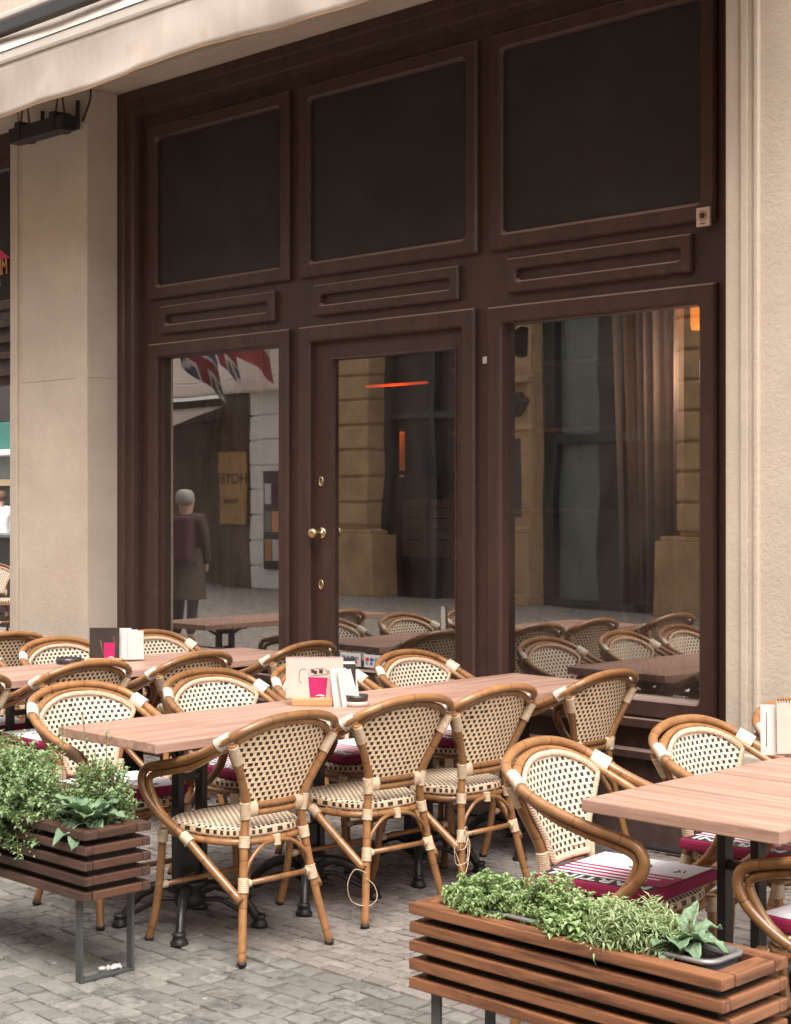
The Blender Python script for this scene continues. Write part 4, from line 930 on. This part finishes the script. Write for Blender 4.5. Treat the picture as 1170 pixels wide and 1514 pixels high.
# ------------------------------------------------------------------ ground
def cobbles(x0, x1, y0, y1, lx, ly, gap, jit, h, name, mat, ang=0.0, wave=.0, seed=1, cut=None, dome=.006):
    r = random.Random(seed); m = MB(); ny = round((y1 - y0) / ly); ly = (y1 - y0) / ny; nx = int((x1 - x0) / lx) + 1
    cs = {}
    def corner(i, j):
        if (i, j) not in cs: cs[(i, j)] = (r.uniform(-jit, jit), r.uniform(-jit, jit))
        return cs[(i, j)]
    for j in range(ny):
        xs = [x0 + (i + .5 * (j % 2)) * lx + r.uniform(-.22, .22) * lx for i in range(nx)]
        for a, b in zip(xs, xs[1:]):
            if b - a < .35 * lx: continue
            ya, yb = y0 + j * ly, y0 + (j + 1) * ly
            g = gap * r.uniform(.5, 1.5) / 2
            C = [(a + g, ya + g), (b - g, ya + g), (b - g, yb - g), (a + g, yb - g)]
            C = [(p[0] + r.uniform(-jit, jit), p[1] + r.uniform(-jit, jit) + (wave * math.sin(p[0] * 1.1 + j * .13) + wave * .5 * math.sin(p[0] * 3.1)) * min(1, (y1 - p[1]) / .5)) for p in C]
            if cut and not cut((a + b) / 2, (ya + yb) / 2): continue
            out = []
            for k in range(4):
                p, q = Vector(C[k]), Vector(C[(k + 1) % 4]); d = q - p; nr = Vector((d.y, -d.x)).normalized()
                out += [p.lerp(q, .07), p.lerp(q, .5) + nr * r.uniform(-.3, .2) * gap, p.lerp(q, .93)]
            c = sum(out, Vector((0, 0))) / 12; t1, t2 = r.uniform(-.035, .035), r.uniform(-.035, .035); dz = r.uniform(-.003, .002)
            def z(p, e): return h + dz + (p - c).x * t1 + (p - c).y * t2 + e
            ks = [(1.0, -h - .012), (1.0, -.004 - r.random() * .002), (.96, -.0008), (.6, dome * .7), ]
            rings = []
            for sc, e in ks:
                rings.append([m.vert(((c + (p - c) * sc).x, (c + (p - c) * sc).y, z(c + (p - c) * sc, e) + r.uniform(-.0012, .0012))) for p in out])
            m.t = r.random()
            for A, B_ in zip(rings, rings[1:]):
                for k in range(12): m.face((A[k], A[(k + 1) % 12], B_[(k + 1) % 12], B_[k]), None, 0, False)
            m.face(rings[-1], None, 0, False)
    o = m.build(name, mat); o['kind'] = 'structure'; return o
M['joint'] = surf('joint_dirt', (.10, .088, .075), (.15, .132, .114), 30, rough=.95, bump=.6, bscale=80, bdist=.01)
def street_mat():
    t = NT('street_stone'); v = t.coords((1, 1, 1), rand=False)
    vo = t.new('ShaderNodeTexVoronoi', feature='DISTANCE_TO_EDGE'); vo.inputs['Scale'].default_value = 8; t.l.new(v, vo.inputs['Vector'])
    vc = t.new('ShaderNodeTexVoronoi'); vc.inputs['Scale'].default_value = 8; t.l.new(v, vc.inputs['Vector'])
    col = t.mix(vc.outputs['Color'], (.22, .20, .18), (.36, .33, .29)); j = t.ramp(vo.outputs[0], .0, .06)
    t.put(t.bsdf.inputs['Base Color'], t.mix(j, (.06, .055, .05), col)); t.bsdf.inputs['Roughness'].default_value = .8
    t.bump(j, .5, .01); return t.m
M['street'] = street_mat()
def sheet(name, x0, x1, y0, y1, z, mat):
    m = MB(); m.quad((x0, y0, z), (x1, y0, z), (x1, y1, z), (x0, y1, z)); o = m.build(name, mat); o['kind'] = 'structure'; return o
BY = 3.735
def hole_sheet():
    m = MB(); z = 0.0
    for x0, x1, y0, y1 in ((-90, -13.4, -90, 90), (.9, 90, -90, 90), (-13.4, .9, -90, 1.6), (-13.4, .9, 6.16, 90)):
        m.quad((x0, y0, z), (x1, y0, z), (x1, y1, z), (x0, y1, z))
    o = m.build('street', 'street'); o['kind'] = 'structure'
hole_sheet()
sheet('paving_bed', -13.4, .9, 1.6, 6.16, -.0075, 'joint')
cobbles(-9.6, -.4, 1.6, BY, .116, .084, .007, .006, -.001, 'cobbled_street', 'cobble', wave=.03, seed=4, dome=.0025)
cobbles(-13.3, .8, BY + .004, 6.09, .096, .056, .0026, .002, -.001, 'terrace_pavement', 'sett', wave=.004, seed=9, dome=.0012)

# ------------------------------------------------------------------ planters
def planter(x0, x1, y0, y1, zb, zt, wl, we, label):
    t = empty('planter_box', ((x0 + x1) / 2, (y0 + y1) / 2, 0), label, 'planter', 0, 'slatted wooden planter boxes')
    hx, hy = (x1 - x0) / 2, (y1 - y0) / 2; p = (zt - zb) / 5 ; sh = p * .575; w = .032; r = random.Random(int(x0 * 10))
    zs = [zb + k * p + (p - sh) for k in range(5)]
    def j(): return r.uniform(-.0015, .0015)
    for s, nm in ((-1, 'long_panel'), (1, 'long_panel')):
        m = MB()
        for k, z in enumerate(zs):
            ww = w + (.022 if k == 4 else 0); y = s * hy; a, b = (y, y - s * ww); jj = j()
            m.box(-hx + j(), hx + j(), min(a, b) + jj, max(a, b) + jj, z, z + sh, .004)
        m.build(nm, wl, t)
    for s in (-1, 1):
        m = MB()
        for k, z in enumerate(zs):
            ww = w + (.022 if k == 4 else 0); x = s * hx; a, b = x, x - s * ww; e = w + (.022 if k == 4 else 0)
            m.box(min(a, b) + j(), max(a, b) + j(), -hy + e + .002, hy - e - .002, z, z + sh, .004)
        m.build('end_panel', we, t)
    m = MB(); m.box(-hx + .035, hx - .035, -hy + .035, hy - .035, zb + .03, zt - .05); m.build('liner', 'slate', t)
    for s in (-1, 1):
        m = MB(); x = s * (hx - .075); a, b = x - .016, x + .016
        for y in (-hy + .03, hy - .03): m.box(a, b, y - .005, y + .005, .0, zb + .05, .001)
        m.box(a, b, -hy + .0355, hy - .0355, .002, .011, .001); m.build('leg_frame', 'steel_bar', t)
    return t
PL = planter(-5.50, -4.455, 3.03, 3.295, .262, .512, 'old_x', 'old_y', 'dark weathered slatted planter box on steel legs at the left with bushy herbs')
PR_ = planter(-3.065, -2.07, 3.122, 3.398, .262, .512, 'oak_x', 'oak_y', 'reddish brown slatted planter box at the lower right corner')
def tray(x0, x1, y0, y1, z0, z1, label):
    t = empty('plant_tray', ((x0 + x1) / 2, (y0 + y1) / 2, z0), label, 'tray', 0, 'trays set in the planter boxes'); hx, hy, h = (x1 - x0) / 2, (y1 - y0) / 2, z1 - z0
    m = MB(); rings = []
    for ins, z, r in ((.02, 0, .03), (.004, h * .8, .035), (.004, h - .012, .035), (-.006, h - .010, .04), (-.006, h, .04), (.006, h + .001, .034), (.010, h - .02, .03)):
        rings.append([m.vert((p[0], p[2], z)) for p in loop(-hx + ins, hx - ins, -hy + ins, hy - ins, 0, r, 5)])
    for A, B_ in zip(rings, rings[1:]):
        n = len(A)
        for i in range(n): m.face((A[i], A[(i + 1) % n], B_[(i + 1) % n], B_[i]), None, 0, True)
    m.build('rim', 'tray', t)
    m = MB(); rr = random.Random(5)
    nx, ny = 40, 16
    m.grid(lambda i, j: (-hx + .008 + (2 * hx - .016) * i / (nx - 1), -hy + .008 + (2 * hy - .016) * j / (ny - 1), h - .022 + .010 * noise.noise(Vector((i * .5, j * .5, 2)))), nx, ny); m.build('soil', 'soil', t)
    return t
tray(-2.99, -2.145, 3.185, 3.335, .40, .524, 'long grey tray of soil in the right planter, its rounded end showing')
tray(-5.40, -4.53, 3.09, 3.235, .40, .505, 'dark tray of soil inside the left planter')

def leaf(m, p, d, up, L, W, fold=.25, curl=.2):
    """one small folded leaf from p along d"""
    d = d.normalized(); s = d.cross(up)
    if s.length < 1e-3: s = d.cross(Vector((1, 0, 0)))
    s.normalize(); u = s.cross(d)
    a = m.vert(p); b = m.vert(p + d * L * .5 + s * W * .5 + u * W * fold); c = m.vert(p + d * L - u * L * curl); e = m.vert(p + d * L * .5 - s * W * .5 + u * W * fold); f = m.vert(p + d * L * .45)
    m.face((a, b, f)); m.face((b, c, f)); m.face((c, e, f)); m.face((e, a, f))
def rv(r, z=.0): return Vector((r.uniform(-1, 1), r.uniform(-1, 1), r.uniform(-1, 1) + z))
def herb(name, label, base, stems, mat, seed, L=(.012, .02), per=22, group='herbs in the left planter', ratio=.85, cat='herb', fold=.25):
    """bushy plant: stems = list of (root xy, tip xyz) in world metres"""
    r = random.Random(seed); t = empty(name, base, label, cat, 0, group); b = Vector(base); m = MB(); st = MB()
    for k, (ro, tip) in enumerate(stems):
        ro = Vector(ro) - b; tip = Vector(tip) - b
        mid = ro.lerp(tip, .5) + Vector((0, 0, .25 * (tip - ro).length)) * r.uniform(.0, .6)
        P = spline([ro, mid, tip], 6); st.tube(P, [.0018] * (len(P) - 1) + [.0008], 4)
        tone = r.random()
        for q in range(per):
            f = 1 - (q / per) ** 1.3 * .75; i = f * (len(P) - 1); a = P[int(i)]; c = P[min(int(i) + 1, len(P) - 1)]; p = a.lerp(c, i - int(i))
            ax = (c - a).normalized() if (c - a).length > 1e-5 else Vector((0, 0, 1)); az = q * 2.4
            d = (ax.orthogonal().normalized()); d = Matrix.Rotation(az, 3, ax) @ d; d = d + ax * r.uniform(.1, .7) + rv(r) * .25
            m.t = min(1, max(0.01, .25 * tone + .45 * r.random() + .35 * f))
            l = r.uniform(*L) * (1.15 - .45 * f); leaf(m, p, d, Vector((0, 0, 1)), l, l * ratio, fold, r.uniform(-.1, .35))
    m.build('foliage', mat, t); st.build('stems', 'stem', t); return t
def bush(cx, cy, z0, rx, ry, rz, n, seed, spill=0.0):
    """stems whose tips fill a rounded uneven mound"""
    r = random.Random(seed); S = []
    for k in range(n):
        a = r.uniform(0, 6.283); e = math.asin(r.uniform(-.15 - spill, 1)); q = r.uniform(.72, 1.0) + .12 * noise.noise(Vector((math.cos(a) * 2, math.sin(a) * 2, e * 2 + seed)))
        tip = (cx + rx * q * math.cos(e) * math.cos(a), cy + ry * q * math.cos(e) * math.sin(a), z0 + rz * q * math.sin(e) + r.uniform(-.01, .02))
        S.append(((cx + .55 * rx * math.cos(a) * r.random(), cy + .45 * ry * math.sin(a) * r.random(), z0 - .02), tip))
    return S
def broad(name, label, base, leaves, seed, group, scale=1.0):
    """primrose: rosette of broad puckered leaves (azimuth, length, width, lift, droop)"""
    r = random.Random(seed); t = empty(name, base, label, 'plant', 0, group)
    for az, L, W, lift, droop in leaves:
        m = MB(); L *= scale; W *= scale; n = 13; nw = 9; az = R(az); tone = r.random()
        def P(i, j):
            f = j / (n - 1); s = (i / (nw - 1)) * 2 - 1
            w = W * .5 * (math.sin(math.pi * min(1, (f * .93 + .07)) ** .8) ** .7) * (1 + (.05 * math.sin(j * 2.4 + az * 5) if abs(s) > .9 else 0))
            x = L * f; z = lift * L * f - droop * L * f * f + abs(s) * w * .32 + .005 * scale * math.sin(j * 1.7 + s * 2 + az * 3) * s * s - .005 * (1 - abs(s)) + .004 * noise.noise(Vector((f * 7, s * 3, az))) 
            y = s * w
            return (x * math.cos(az) - y * math.sin(az), x * math.sin(az) + y * math.cos(az), z)
        m.t = .01; o = len(m.v)
        m.grid(P, nw, n)
        m.tint = [min(1, max(.01, tone * .5 + .45 * abs((k % (nw - 1)) / (nw - 2) * 2 - 1) * r.uniform(.6, 1))) for k in range(len(m.f))]
        l = m.build('leaf', 'prim', t); l.modifiers.new('thick', 'SOLIDIFY').thickness = .0012
    return t
# left planter
gl_ = 'herbs in the left planter'
herb('oregano_bush', 'big mound of pale green oregano spilling over the front of the left planter', (-5.18, 3.12, .50), bush(-5.10, 3.10, .50, .43, .21, .285, 640, 3, .45), 'herb', 11, L=(.018, .030), per=17)
herb('oregano_bush', 'smaller upright clump of herb at the back corner of the left planter, touching the tabletop', (-4.66, 3.24, .50), bush(-4.68, 3.25, .52, .17, .10, .21, 210, 5, .1) + [((-4.72, 3.24, .55), (-4.78, 3.24, .86)), ((-4.65, 3.25, .55), (-4.66, 3.26, .80)), ((-4.9, 3.24, .55), (-4.93, 3.26, .80))], 'herb', 12, L=(.013, .022), per=20)
broad('primrose', 'broad leaved dark green primrose at the near end of the left planter', (-4.575, 3.13, .515), [(-60, .12, .085, .25, .75), (-150, .13, .085, .95, .5), (-75, .12, .09, 1.1, .5), (-40, .13, .085, .8, .5), (-120, .115, .08, 1.3, .6), (100, .11, .07, .9, .3), (30, .12, .07, .7, .55), (-20, .10, .065, .35, .6), (-105, .11, .07, .9, .55), (170, .13, .07, .8, .4), (65, .10, .06, 1.1, .5), (-90, .13, .085, .2, .6), (10, .09, .05, 1.2, .4)], 21, 'primroses in the planters', 1.12)
# right planter
gr_ = 'herbs in the right planter'
herb('curly_herb', 'light green curly herb at the left end of the right planter', (-2.88, 3.27, .52), bush(-2.87, 3.235, .515, .15, .105, .085, 260, 31, .2), 'curly', 32, L=(.012, .02), per=20, group=gr_, ratio=1.0, fold=.5)
herb('curly_herb', 'straggly yellowish herb with reddish stems near the middle of the right planter', (-2.66, 3.28, .52), bush(-2.665, 3.255, .515, .11, .10, .115, 110, 33, .15), 'curly', 34, L=(.014, .024), per=14, group=gr_, ratio=.9, fold=.4)
herb('leafy_herb', 'low pale green leafy herb in the middle of the right planter', (-2.56, 3.24, .52), bush(-2.55, 3.225, .515, .13, .10, .075, 130, 35, .12), 'curly', 36, L=(.018, .032), per=14, group=gr_, ratio=.75, fold=.35)
herb('spiky_herb', 'dense spiky narrow leaved herb in the right planter, in front of the striped cushion', (-2.40, 3.25, .52), bush(-2.40, 3.235, .515, .155, .11, .095, 240, 37, .05), 'spiky', 38, L=(.028, .046), per=17, group=gr_, ratio=.22, fold=.2)
broad('primrose', 'grey green puckered primrose beside the bare soil in the right planter', (-2.285, 3.25, .522), [(200, .10, .07, .35, .6), (-70, .105, .07, .25, .5), (-30, .12, .065, .55, .6), (60, .12, .07, .9, .6), (120, .11, .07, .9, .5), (-110, .11, .07, .2, .5), (20, .13, .07, .7, .75), (160, .10, .06, .9, .4), (90, .09, .05, 1.3, .3), (-50, .11, .075, .8, .6), (-90, .10, .065, .7, .5), (-10, .10, .06, 1.0, .6), (230, .09, .06, 1.0, .5)], 41, 'primroses in the planters', 1.0)
herb('withered_stalks', 'small cluster of withered yellow brown stalks in the middle of the right hand primrose', (-2.25, 3.27, .52), bush(-2.25, 3.27, .52, .03, .03, .06, 22, 43, 0), M['soil'] if False else 'stem', 44, L=(.008, .014), per=8, group=gr_, ratio=.7, cat='plant')
# scrap of paper on the left planter's foot bar
m = MB(); rr = random.Random(2)
for k in range(9): m.box(-.01, .01, -.008, .008, -.005, .006, .003, mat=Matrix.Translation((-4.555 + rr.uniform(-.012, .012), 3.20 + rr.uniform(-.03, .03), .018)) @ Matrix.Rotation(rr.uniform(0, 3), 4, 'Z') @ Matrix.Rotation(rr.uniform(-.6, .6), 4, 'X'))
tag(m.build('paper_scrap', 'white_card'), 'crumpled white paper scrap on the foot bar of the left planter', 'litter')
# ------------------------------------------------------------------ camera, sky, sun
cam = bpy.data.cameras.new('camera'); co = bpy.data.objects.new('camera', cam); COL.objects.link(co)
cam.sensor_fit = 'HORIZONTAL'; cam.sensor_width = 36; cam.lens = 36 * 2400 / 1170; cam.shift_y = -19 / 1170; cam.clip_end = 500
th = math.atan(2395 / 2400)
co.location = (0, 0, 1.6); co.rotation_euler = (R(90), 0, th); scene.camera = co
w = bpy.data.worlds.new('World'); scene.world = w; w.use_nodes = True; nt = w.node_tree; bg = nt.nodes['Background']
sky = nt.nodes.new('ShaderNodeTexSky'); sky.sky_type = 'NISHITA'; sky.sun_disc = False
EL, AZ = R(62), R(130)
sky.sun_elevation = EL; sky.sun_rotation = AZ; sky.air_density = 1.0; sky.dust_density = 3.5; sky.ozone_density = 1.0
hs = nt.nodes.new('ShaderNodeHueSaturation'); hs.inputs['Saturation'].default_value = .25
mx = nt.nodes.new('ShaderNodeMix'); mx.data_type = 'RGBA'; mx.blend_type = 'MULTIPLY'; mx.inputs[0].default_value = 1; mx.inputs[7].default_value = (1.0, .965, .93, 1)
nt.links.new(sky.outputs[0], hs.inputs['Color']); nt.links.new(hs.outputs[0], mx.inputs[6]); nt.links.new(mx.outputs[2], bg.inputs[0]); bg.inputs[1].default_value = .15
sl = bpy.data.lights.new('sun', 'SUN'); sl.energy = 1.1; sl.angle = R(35); sl.color = (1, .955, .90)
so = bpy.data.objects.new('sun', sl); COL.objects.link(so); so.location = (0, -3, 9)
sd = Vector((math.sin(AZ) * math.cos(EL), math.cos(AZ) * math.cos(EL), math.sin(EL))); so.rotation_euler = sd.to_track_quat('Z', 'Y').to_euler()
vs = scene.view_settings; vs.view_transform = 'Standard'; vs.look = 'None'; vs.gamma = 1; vs.exposure = 1.6
scene.cycles.use_denoising = True; scene.cycles.max_bounces = 8; scene.cycles.transparent_max_bounces = 12
